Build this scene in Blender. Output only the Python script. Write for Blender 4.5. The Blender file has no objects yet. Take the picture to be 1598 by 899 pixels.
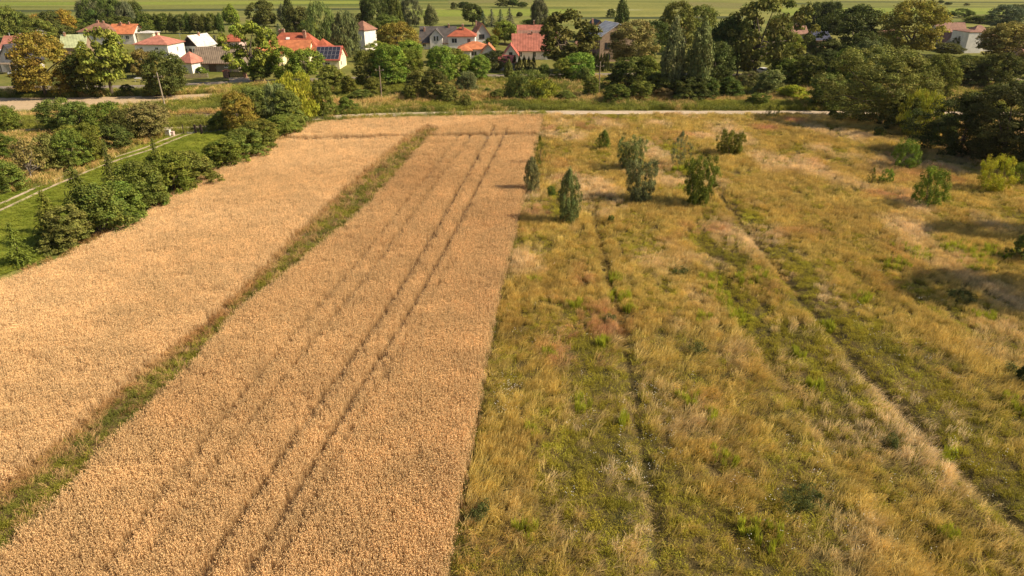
import bpy, bmesh, math, random
import numpy as np
from mathutils import Vector, Matrix
S = bpy.context.scene
R = math.radians
# ------------------------------------------------------------------ camera
F_PX, PW, PH, CAM_H, PITCH = 1080.0, 1598, 899, 25.0, R(25.2)
cam = bpy.data.cameras.new("camera"); cam_o = bpy.data.objects.new("camera", cam)
S.collection.objects.link(cam_o); S.camera = cam_o
cam.sensor_width = 36; cam.lens = 36*F_PX/PW; cam.clip_end = 9000; cam.clip_start = 0.5
cam_o.location = (0, 0, CAM_H); cam_o.rotation_euler = (math.pi/2-PITCH, 0, 0)
# ------------------------------------------------------------------ light
SUN_EL, SUN_AZ = R(39), R(97)          # azimuth clockwise from +Y (camera heading): sun off to the right
W = bpy.data.worlds.new("World"); S.world = W; W.use_nodes = True
nt = W.node_tree; nt.nodes.clear()
sky = nt.nodes.new('ShaderNodeTexSky'); sky.sky_type = 'NISHITA'; sky.sun_disc = False
sky.sun_elevation = SUN_EL; sky.sun_rotation = SUN_AZ; sky.air_density = 1.0; sky.dust_density = 3.0
bg = nt.nodes.new('ShaderNodeBackground'); bg.inputs[1].default_value = 0.075
wo = nt.nodes.new('ShaderNodeOutputWorld'); nt.links.new(sky.outputs[0], bg.inputs[0]); nt.links.new(bg.outputs[0], wo.inputs[0])
sl = bpy.data.lights.new("sun", 'SUN'); sl.energy = 5.0; sl.angle = R(0.6); sl.color = (1.0, .85, .62)
so = bpy.data.objects.new("sun", sl); S.collection.objects.link(so)
d = Vector((math.sin(SUN_AZ)*math.cos(SUN_EL), math.cos(SUN_AZ)*math.cos(SUN_EL), math.sin(SUN_EL)))
so.rotation_euler = d.to_track_quat('Z', 'Y').to_euler(); so.location = (60, 0, 60)
S.view_settings.view_transform = 'Standard'; S.view_settings.look = 'None'
S.view_settings.exposure = 0.5; S.view_settings.gamma = 1.0
S.cycles.max_bounces = 6; S.cycles.diffuse_bounces = 3; S.cycles.transparent_max_bounces = 6
cp, sp = math.cos(PITCH), math.sin(PITCH)
# ------------------------------------------------------------------ helpers
def P(px, py, z=0.0):
    u, v = px-PW/2, py-PH/2
    dy = cp*F_PX - sp*v; dz = -sp*F_PX - cp*v
    t = (z-CAM_H)/dz
    return Vector((u*t, dy*t, z))
def Hpx(base, top):                       # real height of a thing standing at base whose top shows at row `top`
    k = (PH/2-top)/F_PX; Y = base.y
    return (k*Y*cp + k*CAM_H*sp - Y*sp + CAM_H*cp)/(cp+k*sp)
def ppm(base, h=0): return F_PX/(base.y*cp+(CAM_H-h)*sp)
def link(name, me, parent=None):
    o = bpy.data.objects.new(name, me); S.collection.objects.link(o)
    if parent: o.parent = parent
    return o
def tag(o, label, cat=None, group=None, kind=None):
    if label: o['label'] = label
    if cat: o['category'] = cat
    if group: o['group'] = group
    if kind: o['kind'] = kind
    return o
def empty(name, loc, rz=0.0):
    o = bpy.data.objects.new(name, None); S.collection.objects.link(o)
    o.location = loc; o.rotation_euler = (0, 0, rz); o.empty_display_size = .5
    return o
def npmesh(name, V, F, mats=(), mi=None, smooth=False):
    """V (n,3) F (m,k) with k 3 or 4"""
    me = bpy.data.meshes.new(name); V = np.asarray(V, 'f4'); F = np.asarray(F, 'i4')
    me.vertices.add(len(V)); me.vertices.foreach_set('co', V.ravel())
    m, k = F.shape
    me.loops.add(m*k); me.loops.foreach_set('vertex_index', F.ravel())
    me.polygons.add(m); me.polygons.foreach_set('loop_start', np.arange(0, m*k, k, dtype='i4'))
    for x in mats: me.materials.append(x)
    if mi is not None: me.polygons.foreach_set('material_index', np.asarray(mi, 'i4'))
    if smooth: me.polygons.foreach_set('use_smooth', np.ones(m, bool))
    me.update(calc_edges=True); me.validate()
    return me
class MB:
    def __init__(s): s.v = []; s.f = []
    def add(s, vs, fs):
        n = len(s.v); s.v += [tuple(x) for x in vs]; s.f += [tuple(i+n for i in f) for f in fs]; return s
    def box(s, x0, x1, y0, y1, z0, z1):
        return s.add([(x0,y0,z0),(x1,y0,z0),(x1,y1,z0),(x0,y1,z0),(x0,y0,z1),(x1,y0,z1),(x1,y1,z1),(x0,y1,z1)],
                     [(3,2,1,0),(4,5,6,7),(0,1,5,4),(1,2,6,5),(2,3,7,6),(3,0,4,7)])
    def tube(s, a, b, r0, r1=None, n=8):
        r1 = r0 if r1 is None else r1
        a, b = Vector(a), Vector(b); q = (b-a).to_track_quat('Z', 'Y'); vs = []
        for c, r in ((a, r0), (b, r1)):
            for i in range(n):
                t = 2*math.pi*i/n; vs.append(c + q @ Vector((r*math.cos(t), r*math.sin(t), 0)))
        fs = [(i, (i+1) % n, n+(i+1) % n, n+i) for i in range(n)] + [tuple(range(n-1, -1, -1)), tuple(range(n, 2*n))]
        return s.add(vs, fs)
    def prism(s, poly, axis, a0, a1):
        """poly of 2D points (ccw) extruded along axis 'x' or 'y' or 'z'"""
        n = len(poly); vs = []
        for a in (a0, a1):
            for p, q in poly:
                vs.append((a, p, q) if axis == 'x' else (p, a, q) if axis == 'y' else (p, q, a))
        return s.add(vs, [tuple(range(n-1, -1, -1)), tuple(range(n, 2*n))] + [(i, (i+1) % n, n+(i+1) % n, n+i) for i in range(n)])
    def build(s, name, mat, parent=None, bevel=0.0, smooth=False):
        me = bpy.data.meshes.new(name); me.from_pydata(s.v, [], s.f)
        bm = bmesh.new(); bm.from_mesh(me); bmesh.ops.recalc_face_normals(bm, faces=bm.faces)
        bm.to_mesh(me); bm.free()
        if mat: me.materials.append(mat)
        if smooth: me.polygons.foreach_set('use_smooth', [True]*len(me.polygons))
        o = link(name, me, parent)
        if bevel:
            b = o.modifiers.new('bevel', 'BEVEL'); b.width = bevel; b.segments = 2; b.limit_method = 'ANGLE'
        return o
# numpy noise
def _h(ix, iy, s):
    n = (ix.astype(np.int64)*374761393 + iy.astype(np.int64)*668265263 + s*1442695041) & 0xffffffff
    n = ((n ^ (n >> 13))*1274126177) & 0xffffffff
    return ((n ^ (n >> 16)) & 0xffff)/65535.0
def vnoise(x, y, sc, seed=0):
    x = np.asarray(x)/sc; y = np.asarray(y)/sc
    ix = np.floor(x); iy = np.floor(y); fx = x-ix; fy = y-iy
    fx = fx*fx*(3-2*fx); fy = fy*fy*(3-2*fy); ix = ix.astype(int); iy = iy.astype(int)
    a = _h(ix, iy, seed); b = _h(ix+1, iy, seed); c = _h(ix, iy+1, seed); e = _h(ix+1, iy+1, seed)
    return (a*(1-fx)+b*fx)*(1-fy)+(c*(1-fx)+e*fx)*fy
def fbm(x, y, sc, seed=0, o=4):
    t = 0; a = .5; s = 0
    for i in range(o): t = t + a*vnoise(x, y, sc/2**i, seed+i*17); s += a; a *= .5
    return t/s
def inpoly(x, y, poly):
    r = np.zeros(x.shape, bool); n = len(poly)
    for i in range(n):
        x0, y0 = poly[i][0], poly[i][1]; x1, y1 = poly[(i+1) % n][0], poly[(i+1) % n][1]
        c = ((y0 > y) != (y1 > y)) & (x < (x1-x0)*(y-y0)/((y1-y0) if y1 != y0 else 1e-9)+x0)
        r ^= c
    return r
def dline(x, y, pl, closed=False, signed=False):
    """distance to polyline; side>0 when left of direction"""
    best = np.full(x.shape, 1e9); side = np.zeros(x.shape)
    n = len(pl)
    for i in range(n if closed else n-1):
        ax, ay = pl[i][0], pl[i][1]; bx, by = pl[(i+1) % n][0], pl[(i+1) % n][1]
        dx, dy = bx-ax, by-ay; L = dx*dx+dy*dy+1e-9
        t = np.clip(((x-ax)*dx+(y-ay)*dy)/L, 0, 1)
        dd = np.hypot(x-ax-t*dx, y-ay-t*dy); m = dd < best
        best = np.where(m, dd, best)
        if signed: side = np.where(m, np.sign(dx*(y-ay)-dy*(x-ax)), side)
    return (best, side) if signed else best
def pl(*pts): return [P(*p) for p in pts]
def ph(*pts):             # outlines seen along the tops of the standing wheat
    o = [P(p[0], p[1], .82) for p in pts]
    for q in o: q.z = 0
    return o
def smooth_pl(pts, n=6):
    out = []
    Q = [pts[0]]+list(pts)+[pts[-1]]
    for i in range(1, len(Q)-2):
        p0, p1, p2, p3 = Q[i-1], Q[i], Q[i+1], Q[i+2]
        for k in range(n):
            t = k/n
            out.append(.5*((2*p1)+(-p0+p2)*t+(2*p0-5*p1+4*p2-p3)*t*t+(-p0+3*p1-3*p2+p3)*t**3))
    out.append(Q[-2].copy()); return out
# ------------------------------------------------------------------ materials
def nodes(m):
    m.use_nodes = True; t = m.node_tree; b = t.nodes.get('Principled BSDF'); return t, b
def mat(name, col, rough=.8, var=.25, scale=1.5, col2=None, metal=0, bump=0.0, bscale=20, spec=.3, detail=6, coords='Object'):
    """procedural surface: base colour broken up by two scales of noise"""
    m = bpy.data.materials.new(name); t, b = nodes(m); N = t.nodes; Lk = t.links
    tc = N.new('ShaderNodeTexCoord')
    n1 = N.new('ShaderNodeTexNoise'); n1.inputs['Scale'].default_value = scale; n1.inputs['Detail'].default_value = detail
    Lk.new(tc.outputs[coords], n1.inputs['Vector'])
    cr = N.new('ShaderNodeValToRGB'); Lk.new(n1.outputs['Fac'], cr.inputs[0])
    c2 = col2 or tuple(c*(1-var) for c in col)
    cr.color_ramp.elements[0].position = .35; cr.color_ramp.elements[1].position = .65
    cr.color_ramp.elements[0].color = (*c2, 1); cr.color_ramp.elements[1].color = (*(tuple(min(1, c*(1+var*.4)) for c in col) if not col2 else col), 1)
    Lk.new(cr.outputs[0], b.inputs['Base Color'])
    b.inputs['Roughness'].default_value = rough; b.inputs['Metallic'].default_value = metal
    b.inputs['Specular IOR Level'].default_value = spec
    if bump:
        n2 = N.new('ShaderNodeTexNoise'); n2.inputs['Scale'].default_value = bscale; n2.inputs['Detail'].default_value = 4
        Lk.new(tc.outputs[coords], n2.inputs['Vector'])
        bp = N.new('ShaderNodeBump'); bp.inputs['Strength'].default_value = bump; bp.inputs['Distance'].default_value = .1
        Lk.new(n2.outputs['Fac'], bp.inputs['Height']); Lk.new(bp.outputs[0], b.inputs['Normal'])
    return m
def roof_mat(name, col, pitch=.3, axis='X', dark=.7, rough=.7, metal=0):
    """tile / sheet courses as bump and slight tone"""
    m = mat(name, col, rough, .28, .9, metal=metal); t, b = nodes(m); N = t.nodes; Lk = t.links
    tc = N.new('ShaderNodeTexCoord'); w = N.new('ShaderNodeTexWave'); w.bands_direction = axis
    w.inputs['Scale'].default_value = .314/pitch; w.inputs['Distortion'].default_value = .3
    Lk.new(tc.outputs['Object'], w.inputs['Vector'])
    old = b.inputs['Base Color'].links[0].from_socket
    mx = N.new('ShaderNodeMix'); mx.data_type = 'RGBA'; mx.blend_type = 'MULTIPLY'; mx.inputs[0].default_value = 1
    cr = N.new('ShaderNodeValToRGB'); cr.color_ramp.elements[0].color = (dark, dark, dark, 1); cr.color_ramp.elements[1].position = .5
    Lk.new(w.outputs['Fac'], cr.inputs[0]); Lk.new(old, mx.inputs[6]); Lk.new(cr.outputs[0], mx.inputs[7]); Lk.new(mx.outputs[2], b.inputs['Base Color'])
    bp = N.new('ShaderNodeBump'); bp.inputs['Strength'].default_value = .5; bp.inputs['Distance'].default_value = .06
    Lk.new(w.outputs['Fac'], bp.inputs['Height']); Lk.new(bp.outputs[0], b.inputs['Normal'])
    return m
def brick_mat(name, c1, c2, mortar, sc=1.0):
    m = bpy.data.materials.new(name); t, b = nodes(m); N = t.nodes; Lk = t.links
    tc = N.new('ShaderNodeTexCoord'); mp = N.new('ShaderNodeMapping'); mp.inputs['Rotation'].default_value = (math.pi/2, 0, 0)
    br = N.new('ShaderNodeTexBrick'); br.inputs['Color1'].default_value = (*c1, 1); br.inputs['Color2'].default_value = (*c2, 1)
    br.inputs['Mortar'].default_value = (*mortar, 1); br.inputs['Scale'].default_value = sc
    br.inputs['Brick Width'].default_value = .5; br.inputs['Row Height'].default_value = .18; br.inputs['Mortar Size'].default_value = .02
    Lk.new(tc.outputs['Object'], mp.inputs[0]); Lk.new(mp.outputs[0], br.inputs['Vector'])
    n1 = N.new('ShaderNodeTexNoise'); n1.inputs['Scale'].default_value = 1.2; n1.inputs['Detail'].default_value = 6
    Lk.new(tc.outputs['Object'], n1.inputs['Vector'])
    mx = N.new('ShaderNodeMix'); mx.data_type = 'RGBA'; mx.blend_type = 'OVERLAY'; mx.inputs[0].default_value = .6
    Lk.new(br.outputs[0], mx.inputs[6]); Lk.new(n1.outputs['Fac'], mx.inputs[7]); Lk.new(mx.outputs[2], b.inputs['Base Color'])
    b.inputs['Roughness'].default_value = .9
    return m
def leaf_mat(name, trans=.22, inst=False):
    """foliage: colour from object (or instance) x random per leaf clump x position noise"""
    m = bpy.data.materials.new(name); m.use_nodes = True; t = m.node_tree; N = t.nodes; Lk = t.links; N.clear()
    out = N.new('ShaderNodeOutputMaterial')
    if inst:
        a = N.new('ShaderNodeAttribute'); a.attribute_type = 'INSTANCER'; a.attribute_name = 'col'; base = a.outputs['Color']
    else:
        a = N.new('ShaderNodeObjectInfo'); base = a.outputs['Color']
    v = N.new('ShaderNodeAttribute'); v.attribute_type = 'GEOMETRY'; v.attribute_name = 'tint'
    hs = N.new('ShaderNodeHueSaturation')
    sep = N.new('ShaderNodeSeparateColor'); Lk.new(v.outputs['Color'], sep.inputs[0])
    Lk.new(base, hs.inputs['Color']); Lk.new(sep.outputs[0], hs.inputs['Value']); Lk.new(sep.outputs[1], hs.inputs['Hue'])
    hs.inputs['Saturation'].default_value = 1.0
    df = N.new('ShaderNodeBsdfDiffuse'); tr = N.new('ShaderNodeBsdfTranslucent'); gl = N.new('ShaderNodeBsdfGlossy')
    gl.inputs['Roughness'].default_value = .6; gl.inputs['Color'].default_value = (.8, .8, .75, 1)
    Lk.new(hs.outputs[0], df.inputs[0]); Lk.new(hs.outputs[0], tr.inputs[0])
    mx = N.new('ShaderNodeMixShader'); mx.inputs[0].default_value = trans
    Lk.new(df.outputs[0], mx.inputs[1]); Lk.new(tr.outputs[0], mx.inputs[2])
    m2 = N.new('ShaderNodeMixShader'); m2.inputs[0].default_value = .012
    Lk.new(mx.outputs[0], m2.inputs[1]); Lk.new(gl.outputs[0], m2.inputs[2]); Lk.new(m2.outputs[0], out.inputs[0])
    return m
def tint_attr(me, vals, hue=None, domain='FACE'):
    n = len(me.polygons); hue = np.full(n, .5) if hue is None else hue
    a = me.attributes.new('tint', 'FLOAT_COLOR', domain)
    buf = np.ones((n, 4), 'f4'); buf[:, 0] = vals; buf[:, 1] = hue; a.data.foreach_set('color', buf.ravel())
LEAF = leaf_mat('foliage'); BLADE = leaf_mat('grass_blade', .3, True)
BARK = mat('bark', (.13, .10, .07), .9, .4, 6)
# ------------------------------------------------------------------ outlines on the ground
rng = np.random.default_rng(7)
EDGE_L = smooth_pl(ph((-150, 506), (-70, 470), (0, 436), (60, 414), (100, 396), (150, 370), (200, 343), (260, 308), (330, 268), (400, 234), (450, 211), (478, 197), (492, 190)))
EDGE_TOP = smooth_pl(ph((492, 189), (560, 184.4), (620, 181.4), (700, 178.9), (770, 177.9), (852, 177.4)))
EDGE_R = smooth_pl(pl((852, 179), (843, 207), (833, 245), (822, 290), (806, 360), (792, 420), (778, 470), (768, 520), (755, 600), (738, 700), (718, 800), (700, 899), (680, 1000)))
STRIP_L = smooth_pl(pl((668, 199), (632, 219), (570, 270), (500, 333), (425, 407), (345, 487), (270, 548), (200, 602), (100, 690), (0, 768), (-120, 860)))
STRIP_R = smooth_pl(ph((684, 196), (650, 232), (600, 288), (550, 335), (500, 375), (440, 425), (380, 470), (300, 556), (240, 615), (180, 672), (115, 740), (60, 792), (0, 845), (-60, 900), (-120, 950)))
WHEAT = EDGE_L + EDGE_TOP[1:] + EDGE_R[1:] + pl((-150, 1000))
STRIP = STRIP_L + STRIP_R[::-1]
GAP = ph((440, 214), (560, 211), (640, 209), (690, 208), (760, 207), (843, 206), (860, 206))
TRAMS = [smooth_pl(t) for t in (ph((793, 196), (689, 394), (530, 650), (375, 905)), ph((772, 194), (652, 400), (470, 660), (300, 905)),
         ph((718, 208), (572, 385), (370, 620), (160, 880)), ph((738, 206), (594, 395), (410, 625), (210, 880)), ph((703, 405), (600, 580), (500, 745), (420, 899)))]
ROAD_D = smooth_pl(pl((482, 186), (540, 182), (600, 179.5), (700, 177.3), (830, 176), (1000, 175.7), (1310, 176), (1450, 177), (1700, 179), (1900, 181)))
ROAD_DL = smooth_pl(pl((-200, 212), (-80, 208), (60, 204), (130, 203), (205, 203), (340, 198), (420, 193), (482, 186)))
FURROW1 = smooth_pl(pl((1110, 290), (1150, 345), (1200, 412), (1260, 480), (1300, 523), (1350, 590), (1400, 640), (1500, 745), (1600, 835), (1700, 920)))
FURROW2 = smooth_pl(pl((1080, 365), (1130, 450), (1180, 540), (1230, 615), (1290, 690), (1345, 760), (1400, 815), (1460, 905)))
FURROW3 = smooth_pl(pl((925, 330), (938, 390), (950, 440), (968, 510), (985, 600), (997, 690), (1018, 800), (1035, 910)))
MEADOW = EDGE_R[::-1] + pl((860, 178), (1310, 178), (1700, 181), (1900, 183), (2600, 330), (2600, 1000), (680, 1000))
def meadow_h(x, y):
    x = np.asarray(x, float); y = np.asarray(y, float)
    h = .30*(fbm(x, y, 9, 3)-.5) + .12*(fbm(x, y, 1.5, 5)-.5)
    d1, s1 = dline(x, y, FURROW1, signed=True)
    h = h - .42*np.exp(-((d1)/.55)**2) + .17*np.exp(-((d1+s1*1.6)/1.2)**2)
    d2, s2 = dline(x, y, FURROW2, signed=True)
    h = h - .22*np.exp(-(d2/.8)**2) + .12*np.exp(-((d2+s2*1.5)/1.1)**2)
    d3 = dline(x, y, FURROW3); h = h - .26*np.exp(-(d3/.4)**2)
    e = np.minimum(dline(x, y, ROAD_D), 8)/8
    return (h+.12)*np.clip(e*2-.4, 0, 1) + .02
# ------------------------------------------------------------------ setting: ground sheets
def ground_mat(name, cols, sc=(.02, .3), rough=.95, bump=.3, bscale=3, stretch=(1, 1, 1), fine=.35):
    """cols: list of ramp colours over large noise, multiplied by fine noise"""
    m = bpy.data.materials.new(name); t, b = nodes(m); N = t.nodes; Lk = t.links
    tc = N.new('ShaderNodeTexCoord'); mp = N.new('ShaderNodeMapping'); mp.inputs['Scale'].default_value = stretch
    Lk.new(tc.outputs['Object'], mp.inputs[0])
    n1 = N.new('ShaderNodeTexNoise'); n1.inputs['Scale'].default_value = sc[0]; n1.inputs['Detail'].default_value = 8; n1.inputs['Roughness'].default_value = .6
    Lk.new(mp.outputs[0], n1.inputs['Vector'])
    cr = N.new('ShaderNodeValToRGB'); Lk.new(n1.outputs['Fac'], cr.inputs[0])
    e = cr.color_ramp.elements; k = len(cols)
    for i, c in enumerate(cols):
        p = .32+.36*i/(k-1)
        el = e[0] if i == 0 else (e[1] if i == k-1 else e.new(p)); el.position = p; el.color = (*c, 1)
    n2 = N.new('ShaderNodeTexNoise'); n2.inputs['Scale'].default_value = sc[1]; n2.inputs['Detail'].default_value = 8; n2.inputs['Roughness'].default_value = .7
    Lk.new(tc.outputs['Object'], n2.inputs['Vector'])
    r2 = N.new('ShaderNodeMapRange'); r2.inputs['From Min'].default_value = .3; r2.inputs['From Max'].default_value = .7
    r2.inputs['To Min'].default_value = 1-fine; r2.inputs['To Max'].default_value = 1+fine*.6
    Lk.new(n2.outputs['Fac'], r2.inputs['Value'])
    mx = N.new('ShaderNodeVectorMath'); mx.operation = 'SCALE'
    Lk.new(cr.outputs[0], mx.inputs[0]); Lk.new(r2.outputs[0], mx.inputs['Scale']); Lk.new(mx.outputs[0], b.inputs['Base Color'])
    n3 = N.new('ShaderNodeTexNoise'); n3.inputs['Scale'].default_value = bscale; n3.inputs['Detail'].default_value = 5
    Lk.new(tc.outputs['Object'], n3.inputs['Vector'])
    bp = N.new('ShaderNodeBump'); bp.inputs['Strength'].default_value = bump; bp.inputs['Distance'].default_value = .3
    Lk.new(n3.outputs['Fac'], bp.inputs['Height']); Lk.new(bp.outputs[0], b.inputs['Normal'])
    b.inputs['Roughness'].default_value = rough; b.inputs['Specular IOR Level'].default_value = .1
    return m
def sheet(name, poly, z, m, label=None):
    me = bpy.data.meshes.new(name); bm = bmesh.new()
    vs = [bm.verts.new((p[0], p[1], z)) for p in poly]
    f = bm.faces.new(vs); bm.normal_update()
    if f.normal.z < 0: f.normal_flip()
    bmesh.ops.triangulate(bm, faces=bm.faces); bm.to_mesh(me); bm.free(); me.materials.append(m)
    return tag(link(name, me), label, kind='structure')
def ribbon(name, line, w, z, m, label=None, off=0.0, jit=0.0, seed=1, parent=None):
    vs, fs = [], []; n = len(line); rr = random.Random(seed)
    for i in range(n):
        a = line[max(0, i-1)]; b = line[min(n-1, i+1)]; t = (b-a).normalized(); nn = Vector((-t.y, t.x, 0))
        c = line[i]+nn*off
        vs += [c+nn*(w/2+rr.uniform(-jit, jit)), c-nn*(w/2+rr.uniform(-jit, jit))]
    vs = [(v.x, v.y, z) for v in vs]
    fs = [(2*i+1, 2*i+3, 2*i+2, 2*i) for i in range(n-1)]
    me = bpy.data.meshes.new(name); me.from_pydata(vs, [], fs); me.materials.append(m)
    o = link(name, me, parent)
    if me.polygons[0].normal.z < 0: me.flip_normals()
    return o if parent else tag(o, label, kind='structure')
G_FAR = ground_mat('far_pasture', [(.08, .11, .022), (.17, .20, .036), (.20, .235, .038), (.28, .26, .07)], (.03, .35), stretch=(.22, 1.2, 1), bscale=.6)
G_VIL = ground_mat('village_grass', [(.10, .12, .02), (.16, .17, .028), (.24, .21, .06)], (.05, .8), bscale=1.5)
G_TAN = ground_mat('dry_grass_field', [(.20, .17, .06), (.27, .21, .085), (.16, .17, .05)], (.03, .5), stretch=(.4, 1.4, 1))
G_BRT = ground_mat('bright_pasture', [(.15, .20, .03), (.19, .24, .035), (.25, .27, .05)], (.02, .4), stretch=(.4, 1.3, 1))
G_DK = ground_mat('reed_ditch', [(.05, .065, .022), (.075, .085, .03)], (.05, .6), bscale=1)
G_LAWN = ground_mat('lawn_grass', [(.11, .15, .016), (.16, .20, .022), (.23, .24, .03)], (.12, 1.5), bscale=5, bump=.5)
G_SOIL = ground_mat('straw_soil', [(.16, .10, .05), (.24, .16, .085)], (.3, 6), bscale=12)
G_MEAD = ground_mat('meadow_litter', [(.07, .065, .02), (.12, .095, .03), (.18, .125, .05)], (.25, 5), bscale=10, bump=.6)
G_WEED = ground_mat('weed_soil', [(.06, .07, .02), (.10, .10, .03)], (.2, 2), bscale=5, bump=.6)
G_SAND = ground_mat('bare_sandy_soil', [(.44, .33, .22), (.56, .43, .30), (.50, .37, .22)], (.06, 1.2), bscale=2, stretch=(.4, 1.2, 1), fine=.2)
G_DIRT = ground_mat('dirt_track', [(.42, .33, .235), (.54, .43, .31)], (.3, 2), bscale=4, fine=.2)
G_ASPH = ground_mat('worn_asphalt', [(.20, .165, .135), (.26, .215, .175)], (.1, 3), bscale=20, bump=.1, fine=.12)
PAINT = mat('road_paint', (.7, .68, .62), .7, .3, 3)
GE = [Vector((p.x+.25, p.y, 0)) for p in EDGE_R[::-1] if p.y > 15]     # the ground sheet leaves room for the furrowed meadow mesh
sheet('ground', [Vector((-3500, -200, 0)), Vector((GE[0].x, -200, 0))]+GE+[Vector((7, 124.5, 0)), Vector((133, 124.0, 0)), Vector((133, -200, 0)), Vector((3500, -200, 0)), Vector((3500, 6000, 0)), Vector((-3500, 6000, 0))], -.06, G_FAR)
sheet('village_ground', pl((-400, 62), (200, 58), (420, 48), (640, 44), (900, 50), (1200, 52), (1598, 60), (2000, 60), (2300, 185), (1700, 184), (852, 181), (480, 190), (-300, 215)), -.02, G_VIL)
# strips of pasture, hay stubble and reeds running across the valley
k = 0
for (a, b, c, dd, m) in [((-100, 16), (640, 12), (640, 15), (-100, 20), G_DK), ((-100, 4), (560, 1), (560, 6), (-100, 9), G_BRT),
        ((250, 44), (470, 36), (470, 43), (250, 52), G_TAN), ((350, 27), (460, 25), (460, 31), (350, 34), G_TAN), ((640, 15), (900, 14), (900, 24), (640, 26), G_BRT), ((1055, 2), (1160, 5), (1155, 14), (1065, 8), G_TAN),
        ((880, 27), (1160, 25), (1160, 29), (880, 30), G_DK), ((900, 33), (1040, 32), (1040, 36), (900, 36), G_TAN), ((1210, 12), (1700, 13), (1700, 22), (1230, 24), G_BRT),
        ((1460, 24), (1660, 22), (1660, 26), (1460, 27), G_TAN), ((700, 1), (830, -1), (830, 4), (700, 6), G_TAN), ((1180, 3), (1290, 6), (1290, 7.5), (1180, 4.5), G_DK), ((1300, 2), (1640, 3), (1640, 4.5), (1300, 3.5), G_DK)]:
    sheet('pasture_strip', pl(a, b, c, dd), -.045+.002*k, m); k += 1
sheet('wheat_soil', pl((-260, 560), (-200, 530))+EDGE_L+EDGE_TOP[1:]+EDGE_R[1:]+pl((-260, 1000)), .004, G_SOIL)
LAWN = pl((-200, 520), (-150, 500), (-70, 466), (0, 430), (60, 408), (150, 364), (260, 303), (400, 232), (450, 207), (430, 203), (350, 204), (262, 211), (200, 236), (100, 285), (0, 304), (-120, 330), (-300, 380))
sheet('lawn', LAWN, .008, G_LAWN)
sheet('sandy_field', pl((-200, 154), (-80, 153), (100, 152.5), (250, 149.5), (330, 146), (352, 147), (345, 151), (300, 157), (250, 162), (190, 165), (140, 169), (90, 174), (50, 177), (-40, 180), (-200, 184)), .0, G_SAND)
ribbon('dirt_road', ROAD_D, 3.3, .03, G_DIRT, jit=.18)
ribbon('dirt_road', ROAD_DL, 2.3, .032, G_DIRT, jit=.2)
RUTC = smooth_pl(pl((-160, 388), (-80, 357), (0, 323), (80, 287), (160, 255), (230, 232), (262, 219), (290, 209), (312, 204)))
for off in (-.8, .8): ribbon('wheel_rut', RUTC, .5, .012, G_DIRT, off=off, jit=.06, seed=int(off*10))
FPATH = smooth_pl(pl((845, 207), (920, 208), (1050, 211), (1180, 213), (1300, 214), (1385, 216), (1450, 220)))
ASPH = smooth_pl(pl((-300, 142), (0, 138.5), (120, 137.5), (240, 136), (300, 132.5), (400, 128.5), (500, 125), (640, 121), (760, 119.5), (880, 118), (1000, 117), (1150, 118), (1300, 120), (1450, 123), (1598, 126), (1900, 133)))
ribbon('asphalt_road', ASPH, 6.2, .03, G_ASPH)
ribbon('road_shoulder', ASPH, 7.6, .015, G_TAN, jit=.2)
for i in range(0, len(ASPH)-1):
    a, b = ASPH[i], ASPH[i+1]; L = (b-a).length; k = 0.0; mb = MB(); t = (b-a)/L; nn = Vector((-t.y, t.x, 0))*.06
    while k < L-3:
        p, q = a+t*k, a+t*(k+2.5); mb.add([(v.x, v.y, .036) for v in (p+nn, p-nn, q-nn, q+nn)], [(0, 1, 2, 3)]); k += 6
    if mb.v: tag(mb.build('lane_marking', PAINT), None, kind='structure')
ribbon('driveway', pl((372, 121), (376, 129)), 4.5, .034, G_DIRT)
# meadow ground with its furrows and banks
gx, gy = np.meshgrid(np.arange(-6, 135.4, .5), np.arange(-60, 128, .5)); z = meadow_h(gx, gy)
ok = inpoly(gx, gy, MEADOW) | (dline(gx, gy, EDGE_R) < .4) | ((gy < 20) & (gx > EDGE_R[-1].x-.5)) | ((gx > 60) & (gy < 118))
V = np.stack([gx.ravel(), gy.ravel(), z.ravel()], 1); nx = gx.shape[1]
ii, jj = np.meshgrid(np.arange(gx.shape[0]-1), np.arange(nx-1), indexing='ij')
q = np.stack([ii*nx+jj, ii*nx+jj+1, (ii+1)*nx+jj+1, (ii+1)*nx+jj], -1).reshape(-1, 4)
q = q[(ok[:-1, :-1] & ok[1:, :-1] & ok[:-1, 1:] & ok[1:, 1:]).ravel()]
tag(link('meadow_ground', npmesh('meadow_ground', V, q, [G_MEAD], smooth=True)), None, kind='structure')
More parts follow.
